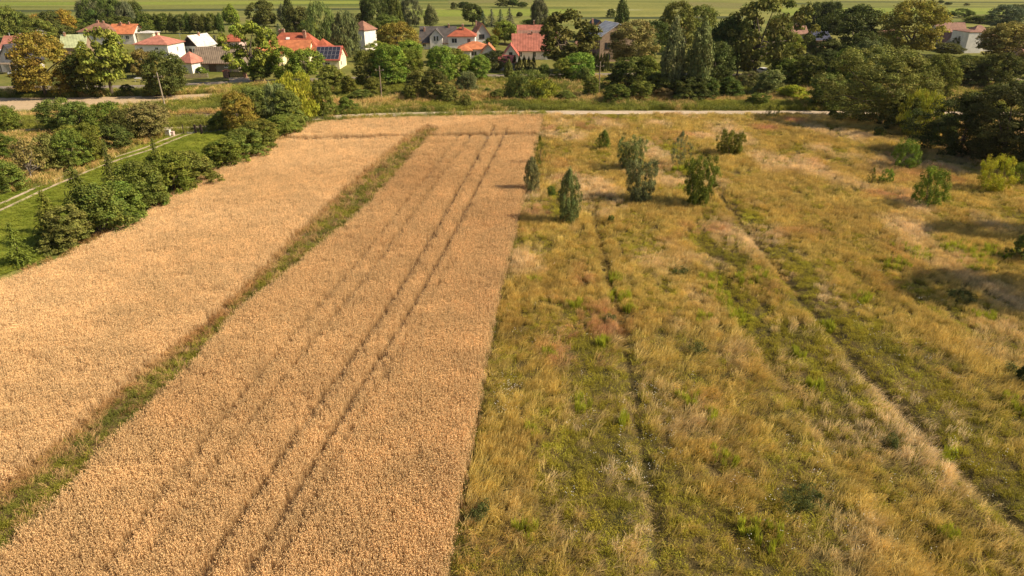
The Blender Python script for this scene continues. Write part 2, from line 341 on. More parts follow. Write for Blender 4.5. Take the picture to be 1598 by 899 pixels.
# ------------------------------------------------------------------ plants that nobody could count
def blades(seed, n, h, w, spread, lean, seg=2, tint=(.75, 1.2), head=False, wind=.25):
    """a tuft of bent blades"""
    r = np.random.default_rng(seed); V = []; Fc = []; T = []
    for i in range(n):
        a = r.uniform(0, 2*math.pi); rr = spread*math.sqrt(r.uniform()); x, y = rr*math.cos(a), rr*math.sin(a)
        hh = h*r.uniform(.6, 1.1); b = r.uniform(0, 2*math.pi); ll = lean*r.uniform(.2, 1)*hh
        dx, dy = math.cos(b)*ll+wind*hh, math.sin(b)*ll
        f = r.uniform(0, math.pi); wx, wy = math.cos(f)*w/2, math.sin(f)*w/2; k = len(V)
        V += [(x-wx, y-wy, -.03), (x+wx, y+wy, -.03), (x+dx*.35+wx*.9, y+dy*.35+wy*.9, hh*.6), (x+dx*.35-wx*.9, y+dy*.35-wy*.9, hh*.6)]
        Fc.append((k, k+1, k+2, k+3)); t = r.uniform(*tint); T.append((t, .5))
        if head:
            V += [(x+dx-wx*.8, y+dy-wy*.8, hh), (x+dx+wx*.8, y+dy+wy*.8, hh)]; Fc.append((k+3, k+2, k+5, k+4)); T.append((t*1.15, .49))
        else:
            V += [(x+dx, y+dy, hh), (x+dx+wx*.1, y+dy+wy*.1, hh)]; Fc.append((k+3, k+2, k+5, k+4)); T.append((t*1.08, .5))
    me = npmesh('tuft', V, Fc, [BLADE]); T = np.array(T); tint_attr(me, T[:, 0], T[:, 1]); return bpy.data.objects.new('tuft', me)
def herb(seed, n, h, leaf, spread, tint=(.7, 1.3), top=False):
    """leafy weed: small leaves scattered up a few stems"""
    r = np.random.default_rng(seed); V = []; Fc = []; T = []
    for i in range(n):
        a = r.uniform(0, 2*math.pi); rr = spread*r.uniform()**.5; z = h*(r.uniform()**.7)
        c = np.array((rr*math.cos(a)*(1-.3*z/h), rr*math.sin(a)*(1-.3*z/h), z))
        u = r.normal(size=3); u /= np.linalg.norm(u); v = np.cross(u, r.normal(size=3)); v /= np.linalg.norm(v)
        s = leaf*r.uniform(.6, 1.2); k = len(V)
        V += [c-u*s, c-v*s*.5, c+u*s, c+v*s*.5]; Fc.append((k, k+1, k+2, k+3)); T.append((r.uniform(*tint)*(1.15 if top and z > h*.8 else 1), r.uniform(.485, .51)))
    me = npmesh('herb', V, Fc, [BLADE]); T = np.array(T); tint_attr(me, T[:, 0], T[:, 1]); return bpy.data.objects.new('herb', me)
def wheat_clump(seed, n=13, spread=.26, droop=.5):
    """ripe cereal: thin stalks, a bent ear on each, a few dry leaves"""
    r = np.random.default_rng(seed); V = []; Fc = []; T = []
    for i in range(n):
        a = r.uniform(0, 2*math.pi); rr = spread*math.sqrt(r.uniform()); x, y = rr*math.cos(a), rr*math.sin(a)
        h = r.uniform(.68, .90); b = r.uniform(0, 2*math.pi); l = r.uniform(.02, .10); tx, ty = x+math.cos(b)*l-.03, y+math.sin(b)*l
        f = r.uniform(0, math.pi); wx, wy = .006*math.cos(f), .006*math.sin(f); k = len(V); t = r.uniform(.72, .95)
        V += [(x-wx*1.5, y-wy*1.5, 0), (x+wx*1.5, y+wy*1.5, 0), (tx+wx, ty+wy, h), (tx-wx, ty-wy, h)]; Fc.append((k, k+1, k+2, k+3)); T.append((t, .497))
        # ear
        g = r.uniform(0, 2*math.pi); dv = np.array((math.cos(g)*droop*r.uniform(.4, 1.5), math.sin(g)*droop*r.uniform(.4, 1.5), r.uniform(-.3, 1))); dv /= np.linalg.norm(dv)
        L = r.uniform(.08, .12); e = .0145*r.uniform(.8, 1.2); c0 = np.array((tx, ty, h)); s = np.cross(dv, (0.3, .2, 1)); s /= np.linalg.norm(s); q = np.cross(dv, s)
        k = len(V); V += [c0, c0+dv*L*.4+s*e, c0+dv*L*.4+q*e, c0+dv*L*.4-s*e, c0+dv*L*.4-q*e, c0+dv*L]
        t = r.uniform(.9, 1.35)
        for (i0, i1) in ((1, 2), (2, 3), (3, 4), (4, 1)):
            Fc += [(k, k+i0, k+i1, k+i1), (k+5, k+i1, k+i0, k+i0)]; T += [(t, .5)]*2
        if i % 2:
            k = len(V); z = r.uniform(.3, .65); g = r.uniform(0, 6.3); cx, cy = math.cos(g)*.13, math.sin(g)*.13
            V += [(x, y, z), (x+cx*.5-cy*.07, y+cy*.5+cx*.07, z+.08), (x+cx, y+cy, z-.03), (x+cx*.5+cy*.07, y+cy*.5-cx*.07, z+.06)]
            Fc.append((k, k+1, k+2, k+3)); T.append((r.uniform(.6, .9), .497))
    V = np.array(V, 'f4'); quads = [f for f in Fc]
    me = bpy.data.meshes.new('stalks'); me.from_pydata([tuple(v) for v in V], [], [f if f[2] != f[3] else f[:3] for f in quads]); me.materials.append(BLADE)
    T = np.array(T); tint_attr(me, T[:, 0], T[:, 1]); return bpy.data.objects.new('stalks', me)
def flowers(seed, n, h, s, spread):
    r = np.random.default_rng(seed); V = []; Fc = []
    for i in range(n):
        a = r.uniform(0, 6.3); rr = spread*math.sqrt(r.uniform()); c = np.array((rr*math.cos(a), rr*math.sin(a), h*r.uniform(.8, 1.1))); k = len(V)
        V += [c+(-s, 0, 0), c+(0, -s, .01), c+(s, 0, 0), c+(0, s, .01), c+(0, 0, s*.8)]
        Fc += [(k, k+1, k+4, k+4), (k+1, k+2, k+4, k+4), (k+2, k+3, k+4, k+4), (k+3, k, k+4, k+4)]
    me = bpy.data.meshes.new('flower'); me.from_pydata([tuple(v) for v in V], [], [f[:3] for f in Fc]); me.materials.append(BLADE)
    tint_attr(me, np.ones(len(Fc))); return bpy.data.objects.new('flower', me)
def scatter(name, P3, rot, scl, col, var, protos, label):
    """one object: a cloud of points that carries instanced plants"""
    n = len(P3); me = bpy.data.meshes.new(name); me.vertices.add(n); me.vertices.foreach_set('co', np.asarray(P3, 'f4').ravel())
    a = me.attributes.new('rot', 'FLOAT_VECTOR', 'POINT'); a.data.foreach_set('vector', np.asarray(rot, 'f4').ravel())
    a = me.attributes.new('scl', 'FLOAT_VECTOR', 'POINT'); a.data.foreach_set('vector', np.asarray(scl, 'f4').ravel())
    a = me.attributes.new('col', 'FLOAT_COLOR', 'POINT'); c4 = np.ones((n, 4), 'f4'); c4[:, :3] = np.clip(col, 0, 1); a.data.foreach_set('color', c4.ravel())
    a = me.attributes.new('var', 'INT', 'POINT'); a.data.foreach_set('value', np.asarray(var, 'i4'))
    o = link(name, me); g = bpy.data.node_groups.new(name, 'GeometryNodeTree')
    g.interface.new_socket('Geometry', in_out='INPUT', socket_type='NodeSocketGeometry'); g.interface.new_socket('Geometry', in_out='OUTPUT', socket_type='NodeSocketGeometry')
    N = g.nodes; Lk = g.links; gi = N.new('NodeGroupInput'); go = N.new('NodeGroupOutput'); j = N.new('GeometryNodeJoinGeometry')
    def attr(nm, ty):
        q = N.new('GeometryNodeInputNamedAttribute'); q.data_type = ty; q.inputs['Name'].default_value = nm; return q.outputs[0]
    av, ar, as_ = attr('var', 'INT'), attr('rot', 'FLOAT_VECTOR'), attr('scl', 'FLOAT_VECTOR')
    for k, p in enumerate(protos):
        ip = N.new('GeometryNodeInstanceOnPoints'); oi = N.new('GeometryNodeObjectInfo'); oi.inputs['Object'].default_value = p; oi.inputs['As Instance'].default_value = True
        cmpn = N.new('FunctionNodeCompare'); cmpn.data_type = 'INT'; cmpn.operation = 'EQUAL'
        Lk.new(av, cmpn.inputs[2]); cmpn.inputs[3].default_value = k
        er = N.new('FunctionNodeEulerToRotation'); Lk.new(ar, er.inputs[0])
        Lk.new(gi.outputs[0], ip.inputs['Points']); Lk.new(cmpn.outputs[0], ip.inputs['Selection']); Lk.new(oi.outputs['Geometry'], ip.inputs['Instance'])
        Lk.new(er.outputs[0], ip.inputs['Rotation']); Lk.new(as_, ip.inputs['Scale']); Lk.new(ip.outputs[0], j.inputs[0])
    Lk.new(j.outputs[0], go.inputs[0])
    md = o.modifiers.new('plants', 'NODES'); md.node_group = g
    return tag(o, label, kind='stuff')
def in_view(x, y, m=5.0): return (np.abs(x) < .74*(y*cp+CAM_H*sp)*1.04+m) & (y > 17)
def spray(x0, x1, y0, y1, dens):
    """random points with a density per square metre that falls with distance"""
    dmax = max(dens(np.array([y0]))[0], .01); bands = np.linspace(y0, y1, 14); X = []; Y = []
    for a, b in zip(bands[:-1], bands[1:]):
        dn = dens(np.array([a]))[0]; n = int((x1-x0)*(b-a)*dn)
        x = rng.uniform(x0, x1, n); y = rng.uniform(a, b, n); keep = (rng.uniform(size=n) < dens(y)/dn) & in_view(x, y); X.append(x[keep]); Y.append(y[keep])
    return np.concatenate(X), np.concatenate(Y)
def grid_spray(x0, x1, y0, y1, dens):
    """evenly drilled crop: jittered rows instead of free random points"""
    X = []; Y = []; y = y0
    while y < y1:
        s = 1/math.sqrt(dens(np.array([y]))[0]); n = int((x1-x0)/s); xx = x0+(np.arange(n)+rng.uniform(-.42, .42, n))*s; yy = y+rng.uniform(-.42, .42, n)*s
        k = in_view(xx, yy); X.append(xx[k]); Y.append(yy[k]); y += s
    return np.concatenate(X), np.concatenate(Y)
def mixc(a, b, t): t = np.clip(np.asarray(t), 0, 1)[:, None]; return np.asarray(a)*(1-t)+np.asarray(b)*t
# --- wheat
x, y = grid_spray(-115, 12, 18, 135, lambda y: np.clip(14.5*(34/y)**1.2, 3.2, 14.5))
ins = inpoly(x, y, WHEAT) & ~inpoly(x, y, STRIP)
ins &= dline(x, y, GAP) > 1.15+.5*(fbm(x, y, 3, 9)-.5)
far0 = np.clip((34/np.maximum(y, 34))**-.55, 1, 2.1)
ins &= np.minimum(np.minimum(dline(x, y, STRIP_L), dline(x, y, STRIP_R)), dline(x, y, EDGE_R)) > .12*far0*rng.uniform(.2, 1, len(x))
x, y = x[ins], y[ins]
de = np.minimum(dline(x, y, STRIP_L), dline(x, y, STRIP_R))
tr = np.full(x.shape, 9.0); 
for i, T in enumerate(TRAMS):
    wob = .5*(fbm(x, y, 6, 31+i)-.5)
    d_ = np.abs(dline(x, y, T)+0*wob)/(1.0, 1.05, 1.0, 1.0, .8)[i]; tr = np.minimum(tr, d_+(.0, .0, .06, .08, .12)[i])
keep = (tr > .17+.0012*y) | (rng.uniform(size=x.shape) < .02)
keep &= rng.uniform(size=x.shape) < 1.06+.9*(fbm(x, y, 1.3, 41)-.40)
x, y, tr, de = x[keep], y[keep], tr[keep], de[keep]; n = len(x)
hgt = .92+.22*(fbm(x, y, 7, 12)-.5)+.10*(fbm(x, y, 1.1, 13)-.5); hgt *= np.where(tr < .45, .85, 1)
far = np.clip((34/np.maximum(y, 34))**-.55, 1, 2.1)
right = dline(x, y, STRIP_R) < dline(x, y, STRIP_L)
fld = inpoly(x, y, STRIP_R[::-1]+EDGE_R)         # second (right-hand) field, a little redder
nA = fbm(x, y, 14, 51); nB = fbm(x, y, 1.6, 52); nC = rng.uniform(size=n)
col = mixc((.88, .645, .35), (.79, .555, .28), (nA-.3)*2.0)
col = np.where(fld[:, None], mixc((.80, .565, .285), (.69, .455, .215), (nA-.35)*2.2), col)
col = col*(.84+.32*nB+.16*(nC-.5))[:, None]
lod = .30*(fbm(x, y, 5, 61) > .60)*(nB > .5); hgt = hgt*(1-lod*.5)
rot = np.stack([rng.normal(0, .10, n)+lod, rng.normal(0, .10, n)-.05, rng.uniform(0, 6.283, n)], 1)
sp_ = np.where(y < 42, .27, np.where(y < 75, .38, .50)); far = np.clip((tr-.10)/sp_, .3, 1); vr = rng.integers(0, 4, n)+np.where(y < 42, 0, np.where(y < 75, 4, 8)); scl = np.stack([far, far, hgt], 1)
scatter('wheat', np.stack([x, y, np.zeros(n)], 1), rot, scl, col, vr, [wheat_clump(100+i, 19, .27) for i in range(4)]+[wheat_clump(110+i, 32, .38) for i in range(4)]+[wheat_clump(120+i, 50, .50) for i in range(4)],
        'ripe golden wheat standing in two strips with dark wheel lines')
print('wheat', n)
# --- meadow grass
TAN, RUST, OLIVE, GREEN, LIME = (.61, .485, .135), (.47, .335, .09), (.37, .315, .036), (.23, .215, .026), (.36, .40, .04)
x, y = spray(-4, 110, 18, 128, lambda y: np.clip(17*(32/y)**1.3, 2.2, 17))
ins = inpoly(x, y, MEADOW) & (dline(x, y, EDGE_R) > .25) & (dline(x, y, ROAD_D) > 3.4); ins &= dline(x, y, ROAD_D) > 2.3+.5*rng.uniform(size=len(x)); x, y = x[ins], y[ins]
d1, s1 = dline(x, y, FURROW1, signed=True); d2, s2 = dline(x, y, FURROW2, signed=True); d3 = dline(x, y, FURROW3); dE = dline(x, y, EDGE_R); dP = dline(x, y, FPATH)
n1 = .55*fbm(x, y*.22, 4.5, 201)+.45*fbm(x, y, 12, 204); n2 = fbm(x, y*.45, 2.6, 202); n3 = fbm(x, y, 1.0, 203)
keep = (d1 > .50*np.clip(2.6*(fbm(x, y, 5, 89)-.30), 0, 1)) | (rng.uniform(size=x.shape) < .3); keep &= (d3 > .36*np.clip(2.6*(fbm(x, y, 4, 88)-.30), 0, 1)) | (rng.uniform(size=x.shape) < .3); keep &= (dP > .55) | (rng.uniform(size=x.shape) < .2)
keep &= rng.uniform(size=x.shape) < .62+1.3*(n3-.25)
x, y, d1, s1, d2, s2, d3, dE, n1, n2, n3 = [a[keep] for a in (x, y, d1, s1, d2, s2, d3, dE, n1, n2, n3)]; n = len(x)
near = np.clip((58-y)/28, 0, 1)
dry = .40+1.9*(n1-.5)+1.7*(n2-.5)+.25*np.exp(-((d2+s2*1.8)/1.6)**2)-.32*np.exp(-(d2/1.2)**2)-.35*np.exp(-((d1-s1*1.5)/1.6)**2)
dry += .08-.36*near*np.clip(x/6, 0, 1) + .25*np.clip((y-60)/20, 0, 1) - .25*np.exp(-((y-100)/7)**2)*(x < 45)
dry -= .35*np.clip(1-dline(x, y, ROAD_D)/9, 0, 1)
dry -= .28*np.exp(-((x-(2.2+.13*(y-24)))/2.6)**2)*near
kind = np.where(rng.uniform(size=n) < dry, 0, 1)       # 0 dry grass, 1 herbs / green
rs = rng.uniform(size=n)
cd = mixc(TAN, RUST, 1.6*(fbm(x, y, 4, 210)-.35)+.5*(rs-.5)); cd = mixc(cd, (.74, .58, .30), (fbm(x, y*.6, 5, 219)-.50)*5); cd = mixc(cd, (.58, .32, .16), (fbm(x, y, 6, 211)-.63)*4)
cg = mixc(OLIVE, GREEN, 2.2*(fbm(x, y, 3, 212)-.42)+.7*(rs-.5)); cg = mixc(cg, (.42, .39, .045), (fbm(x, y, 2.4, 213)-.55)*6)
col = np.where((kind == 0)[:, None], cd, cg)
shadeless = .62+.50*n3+.36*rng.uniform(size=n); col = col*shadeless[:, None]
far = np.clip((32/np.maximum(y, 32))**-.62, 1, 2.6); tier = np.where(y < 45, 0, 1); far = np.where(tier == 1, far/1.8, far)
hh = np.where(kind == 0, .80+.5*(n2-.4), .62+.6*(n3-.4)); hh *= np.where(d1 < .8, .55, 1)*np.where(d3 < .5, .5, 1)*(1+.15*np.exp(-((d1+s1*1.4)/1)**2))
var = np.where(kind == 0, rng.integers(0, 4, n), 4+rng.integers(0, 4, n)); hh = np.where(tier == 1, hh*(.85+.5*rng.uniform(size=n)), hh); var = np.where(tier == 1, np.where(kind == 0, 11+rng.integers(0, 3, n), 14+rng.integers(0, 2, n)), var)
windy = (fbm(x, y, 8, 220)-.5)*2.2
rot = np.stack([rng.normal(0, .16, n), rng.normal(.12, .16, n), windy+rng.normal(0, .6, n)+np.where(kind == 1, rng.uniform(0, 6, n), 0)], 1)
zz = meadow_h(x, y); pts = np.stack([x, y, zz], 1); scl = np.stack([far, far, hh*np.sqrt(far)], 1)
# herbs in clumps: tall bright goldenrod, dark tansy, small white and yellow flowers
ex = []
def patch(px, py, r_, m, var_, c, h, z=0):
    b = P(px, py); a = rng.uniform(0, 6.28, m); q = r_*np.sqrt(rng.uniform(size=m)); X = b.x+q*np.cos(a); Y = b.y+q*np.sin(a)*1.2
    for i in range(m): ex.append((X[i], Y[i], var_, *(np.array(c)*rng.uniform(.75, 1.2)), h*rng.uniform(.75, 1.2)))
LIMEP = [(962, 440, .5), (964, 468, .6), (982, 487, .35), (1120, 470, .9), (1105, 440, .8), (1150, 500, .7), (1075, 628, .55), (1113, 660, .4), (832, 680, .3), (822, 832, .45), (835, 445, .3), (1475, 716, .45),
         (1290, 512, .3), (1480, 845, .3), (1420, 400, 1.2), (1500, 395, 1.5), (1520, 420, 1), (1560, 400, 1), (942, 540, .3), (975, 665, .2), (1168, 830, .3), (1095, 505, .5), (1065, 270, .8), (1400, 420, .8), (1175, 440, 1), (1060, 300, .5),
         (1240, 560, .4), (1345, 475, .5), (1540, 500, .7), (1270, 610, .4), (895, 480, .5), (860, 560, .4), (1590, 640, .6), (905, 640, .4), (1130, 720, .5), (1200, 850, .5)]
for (a, b, r_) in LIMEP: patch(a, b, r_*1.5, int(6+14*r_*r_), 8, (.36, .38, .035), .8)
for (a, b, r_) in [(1085, 552, .55), (1262, 790, .9), (1235, 800, .7), (1590, 590, .9), (760, 806, .4), (742, 820, .4), (1060, 432, .6), (1385, 700, .4), (1030, 320, .8), (905, 270, 1.0), (1300, 300, .9), (880, 230, 1.2), (1420, 250, 1.5), (950, 508, .4), (1500, 470, 1.2), (1180, 232, 1.6), (1330, 256, 1.2)]:
    patch(a, b, r_, int(8+16*r_*r_), 9 if b > 400 else 7, (.11, .13, .035) if b > 400 else (.20, .20, .04), .85)
for _ in range(420):
    px, py = rng.uniform(745, 1595), 400+480*rng.uniform()**.8
    if fbm(np.array([px]), np.array([py]), 120, 5)[0] < .47: continue
    patch(px, py, .25, 1, 10, (.85, .82, .74), rng.uniform(.5, .95))
for _ in range(330):
    px, py = rng.uniform(745, 1500), rng.uniform(225, 880)
    if py > 380 and rng.uniform() < .45: continue
    if py < 380 and px > 990: continue
    patch(px, py, .3, 1, 10, (.62, .42, .03), rng.uniform(.5, .95))
for _ in range(70): patch(rng.uniform(960, 1060), rng.uniform(600, 760), .2, 1, 10, (.80, .78, .74), .6)
for _ in range(40): patch(rng.uniform(770, 810), rng.uniform(590, 660), .2, 1, 10, (.85, .83, .76), .7)
ex = np.array(ex); okx = dline(ex[:, 0], ex[:, 1], EDGE_R) > .2; ex = ex[okx]
m = len(ex); ez = meadow_h(ex[:, 0], ex[:, 1]); fe = np.clip((34/np.maximum(ex[:, 1], 34))**-.5, 1, 2)
pts = np.concatenate([pts, np.stack([ex[:, 0], ex[:, 1], ez], 1)]); col = np.concatenate([col, ex[:, 3:6]]); var = np.concatenate([var, ex[:, 2].astype(int)])
rot = np.concatenate([rot, np.stack([rng.normal(0, .12, m), rng.normal(0, .12, m), rng.uniform(0, 6, m)], 1)])
scl = np.concatenate([scl, np.stack([fe, fe, ex[:, 6]*1.0], 1)])
scatter('meadow_grass', pts, rot, scl, col, var, [blades(1, 26, .62, .016, .27, .5, head=True), blades(2, 24, .72, .015, .26, .35, head=True), blades(3, 30, .5, .014, .30, .8, wind=.6, head=True), blades(4, 22, .66, .016, .25, .5, wind=.45, head=True),
        herb(11, 60, .40, .035, .28), herb(12, 70, .34, .030, .3), blades(13, 34, .45, .018, .27, .5), herb(14, 50, .5, .032, .24, top=True),
        blades(15, 40, .95, .026, .16, .18, wind=.05), herb(16, 110, .75, .045, .22), flowers(17, 3, .5, .028, .3),
        blades(31, 64, .64, .022, .46, .45, head=True), blades(32, 70, .55, .022, .46, .7, wind=.5, head=True), blades(33, 60, .70, .022, .46, .35, wind=.1, head=True), herb(34, 150, .42, .045, .48), herb(35, 140, .5, .04, .46, top=True)],
        'uncut meadow of tan dry grass mixed with olive weeds')
print('meadow', len(pts))
# --- grass strip between the two wheat strips, margins, verges, lawn
X = []; Y = []; C = []; Vv = []; Hh = []; Fr = []
def region(x0, x1, y0, y1, dens, mask, colf, hf, dryf):
    x, y = spray(x0, x1, y0, y1, dens); m = mask(x, y); x, y = x[m], y[m]; n = len(x)
    if not n: return
    a = rng.uniform(size=n) < dryf(x, y)
    X.append(x); Y.append(y); C.append(colf(x, y, a)); Hh.append(hf(x, y, a)); Vv.append(np.where(a, rng.integers(0, 3, n), 3+rng.integers(0, 3, n)))
    Fr.append(np.clip((32/np.maximum(y, 32))**-.62, 1, 2.6))
def gcol(x, y, a):
    t = fbm(x, y, 2.5, 300); g = mixc((.27, .255, .035), (.15, .158, .03), (t-.35)*3); g = mixc(g, (.32, .33, .05), (fbm(x, y, 1.5, 301)-.6)*5)
    return np.where(a[:, None], mixc((.52, .36, .15), (.40, .24, .09), (fbm(x, y, 3, 302)-.3)*2), g)*(.8+.5*rng.uniform(size=len(x)))[:, None]
region(-75, -2, 18, 120, lambda y: np.clip(18*(32/y)**1.2, 3, 18), lambda x, y: inpoly(x, y, STRIP), gcol, lambda x, y, a: np.where(a, .7, .55)+.3*(fbm(x, y, 1.2, 303)-.5),
       lambda x, y: .10+.85*np.exp(-(dline(x, y, STRIP_L)/.75)**2)+.25*np.clip((y-60)/60, 0, 1))
region(-110, 0, 30, 128, lambda y: np.clip(10*(32/y)**1.1, 2.5, 10), lambda x, y: (dline(x, y, EDGE_L) < 1.5) & ~inpoly(x, y, WHEAT), gcol, lambda x, y, a: np.where(a, .8, .5), lambda x, y: .7+0*x)
region(-6, 12, 17, 128, lambda y: np.clip(14*(32/y)**1.1, 3, 14), lambda x, y: (dline(x, y, EDGE_R) < .45), lambda x, y, a: gcol(x, y, a)*.7, lambda x, y, a: .55+0*x, lambda x, y: .1+0*x)
def vmask(x, y): return (dline(x, y, ROAD_D) > 1.9) & (dline(x, y, ROAD_DL) > 1.4) & (dline(x, y, ASPH) > 4) & ~inpoly(x, y, MEADOW) & ~inpoly(x, y, WHEAT) & ~inpoly(x, y, LAWN) & ~inpoly(x, y, SANDP)
SANDP = pl((-200, 154), (-80, 153), (100, 152.5), (250, 149.5), (330, 146), (352, 147), (345, 151), (300, 157), (250, 162), (190, 165), (140, 169), (90, 174), (50, 177), (-40, 180), (-200, 184))
def roady(x): return np.interp(x, [p.x for p in ASPH], [p.y for p in ASPH])
def vcol(x, y, a):
    dr = np.minimum(dline(x, y, ROAD_D), dline(x, y, ROAD_DL)); t = fbm(x, y, 5, 310)
    g = mixc((.26, .26, .04), (.15, .17, .032), (t-.35)*3); g = mixc(g, (.26, .27, .05), (fbm(x, y, 4, 311)-.55)*5)
    return np.where(a[:, None], mixc((.60, .46, .17), (.46, .31, .10), (fbm(x, y, 3, 312)-.3)*2), g)*(.8+.5*rng.uniform(size=len(x)))[:, None]
region(-118, 135, 108, 172, lambda y: 3.2+0*y, lambda x, y: vmask(x, y) & (y < roady(x)-3.4), vcol,
       lambda x, y, a: np.where(a, 1.0, .9)+1.2*(fbm(x, y, 5, 313)-.45), lambda x, y: .06+.75*np.exp(-((np.minimum(dline(x, y, ROAD_D), dline(x, y, ROAD_DL))-12)/2.5)**2)+.9*(fbm(x, y, 8, 314)-.5))
region(-115, -30, 36, 125, lambda y: np.clip(6*(50/y), 3, 6), lambda x, y: inpoly(x, y, LAWN) & (np.abs(dline(x, y, RUTC)-.8) > .3),
       lambda x, y, a: mixc((.19, .235, .025), (.31, .33, .045), (fbm(x, y, 3, 320)-.3)*2.2)*(.85+.3*rng.uniform(size=len(x)))[:, None], lambda x, y, a: .16+.10*fbm(x, y, 2, 321), lambda x, y: 0*x)
region(-118, -48, 72, 128, lambda y: 3.5+0*y, lambda x, y: vmask(x, y) & inpoly(x, y, pl((-200, 212), (200, 205), (262, 212), (200, 236), (100, 285), (0, 304), (-120, 330), (-300, 380))), vcol, lambda x, y, a: np.where(a, .9, .8), lambda x, y: .5+0*x)
x, y, hh, fr = [np.concatenate(a) for a in (X, Y, Hh, Fr)]; col = np.concatenate(C); var = np.concatenate(Vv); n = len(x)
scatter('grass', np.stack([x, y, np.full(n, .01)], 1), np.stack([rng.normal(0, .15, n), rng.normal(.05, .15, n), rng.uniform(0, 6.28, n)], 1), np.stack([fr, fr, hh*np.sqrt(fr)], 1), col, var,
        [blades(21, 26, .6, .017, .27, .5, head=True), blades(22, 24, .7, .016, .26, .35, head=True), blades(23, 28, .55, .016, .3, .6, head=True), herb(24, 60, .5, .04, .28), blades(25, 36, .55, .02, .27, .5), herb(26, 60, .6, .04, .26, top=True)],
        'green and straw coloured grass on verges, lawn and field margins')
print('grass', n)
# ------------------------------------------------------------------ trees
def env(kind, d, t):
    """crown half-width at relative height t (0 bottom .. 1 top)"""
    if kind == 'round': return .5*math.sqrt(max(0, 1-(2*t-.92)**2/1.12))
    if kind == 'oak':   return .5*min(1, math.sqrt(max(0, 1-(2*t-.75)**2/1.6)))
    if kind == 'tall':  return .5*(math.sin(math.pi*min(1, t*.93+.10))**.6)*(1-.45*t)*1.15
    if kind == 'bush':  return .5*math.sqrt(max(0, 1-(t*.98)**2.2))
    if kind == 'willow': return .5*math.sqrt(max(0, 1-(1.5*t-.55)**2/.98))
    if kind == 'vase':  return .5*(.25+.95*math.sin(math.pi*min(1, t*.62+.1)))
    if kind == 'sapling': return .5*(math.sin(math.pi*min(1, t*.9+.12))**.6)*(1.1-.3*t)
    if kind == 'lobed': return .5*(.6+.5*math.sin(math.pi*min(1, t)))
    return .5
def crown_mesh(seed, kind, nc, nl, leaf, rc, zlo, droop=0.0, lump=.28, gap=0.0, inner=.45):
    r = np.random.default_rng(seed); L = r.normal(size=(7, 3)); L /= np.linalg.norm(L, axis=1)[:, None]; amp = r.uniform(-lump, lump, 7)
    C = []; tries = 0
    while len(C) < nc and tries < nc*30:
        tries += 1
        t = r.uniform(.02, .99); a = r.uniform(0, 2*math.pi); w = env(kind, a, t); q = (inner+(1-inner)*r.uniform()**.6)
        x, y = w*q*math.cos(a), w*q*math.sin(a); dd = np.array((x, y, (t-.45)*.9)); nd = dd/(np.linalg.norm(dd)+1e-6)
        f = 1+float(np.sum(amp*np.maximum(0, L @ nd)**2*1.4))
        p = np.array((x*f, y*f, zlo+(1-zlo-rc*.8)*(.5+(t-.5)*(1+.5*(f-1)))))
        if gap and float(np.sin(nd @ L[0]*7+seed)*np.sin(nd @ L[1]*6)) > 1-gap: continue
        C.append(p)
    C = np.array(C); n = nc*nl; ci = np.repeat(np.arange(len(C)), nl); n = len(ci)
    dirs = r.normal(size=(n, 3)); dirs[:, 2] = np.abs(dirs[:, 2])*(.5 if kind in ('round', 'oak', 'willow', 'bush') else .1)+dirs[:, 2]*.65; dirs /= np.linalg.norm(dirs, axis=1)[:, None]
    rad = rc*r.uniform(.7, 1.25, len(C))[ci]*(r.uniform(size=n)**.45); c = C[ci]+dirs*rad[:, None]*np.array((1, 1, .85) if kind in ('round', 'oak', 'willow', 'bush') else (1, 1, 1.45))
    if droop: c[:, 2] -= droop*r.uniform(0, 1, n)**1.5
    c[:, 2] = np.maximum(c[:, 2], .01)
    nrm = dirs+r.normal(size=(n, 3))*.55+np.array((0, 0, .25)); nrm /= np.linalg.norm(nrm, axis=1)[:, None]
    u = np.cross(nrm, r.normal(size=(n, 3))); u /= np.linalg.norm(u, axis=1)[:, None]; v = np.cross(nrm, u)
    if droop: u = u*.4+np.array((0, 0, -1.)); u /= np.linalg.norm(u, axis=1)[:, None]; v = np.cross(u, nrm); v /= np.linalg.norm(v, axis=1)[:, None]+1e-6
    s = (leaf*r.uniform(.55, 1.25, n))[:, None]; e = .62 if not droop else .3
    V = np.stack([c-u*s, c-v*s*e+nrm*s*.12, c+u*s, c+v*s*e+nrm*s*.12], 1).reshape(-1, 3)
    me = npmesh('crown', V, np.arange(4*n).reshape(-1, 4), [LEAF])
    cl = r.uniform(.68, 1.34, len(C))[ci]*r.uniform(.75, 1.3, n); hue = np.clip(.5+r.normal(0, .010, len(C))[ci]+r.normal(0, .006, n), .46, .54)
    tint_attr(me, cl, hue); return me, C
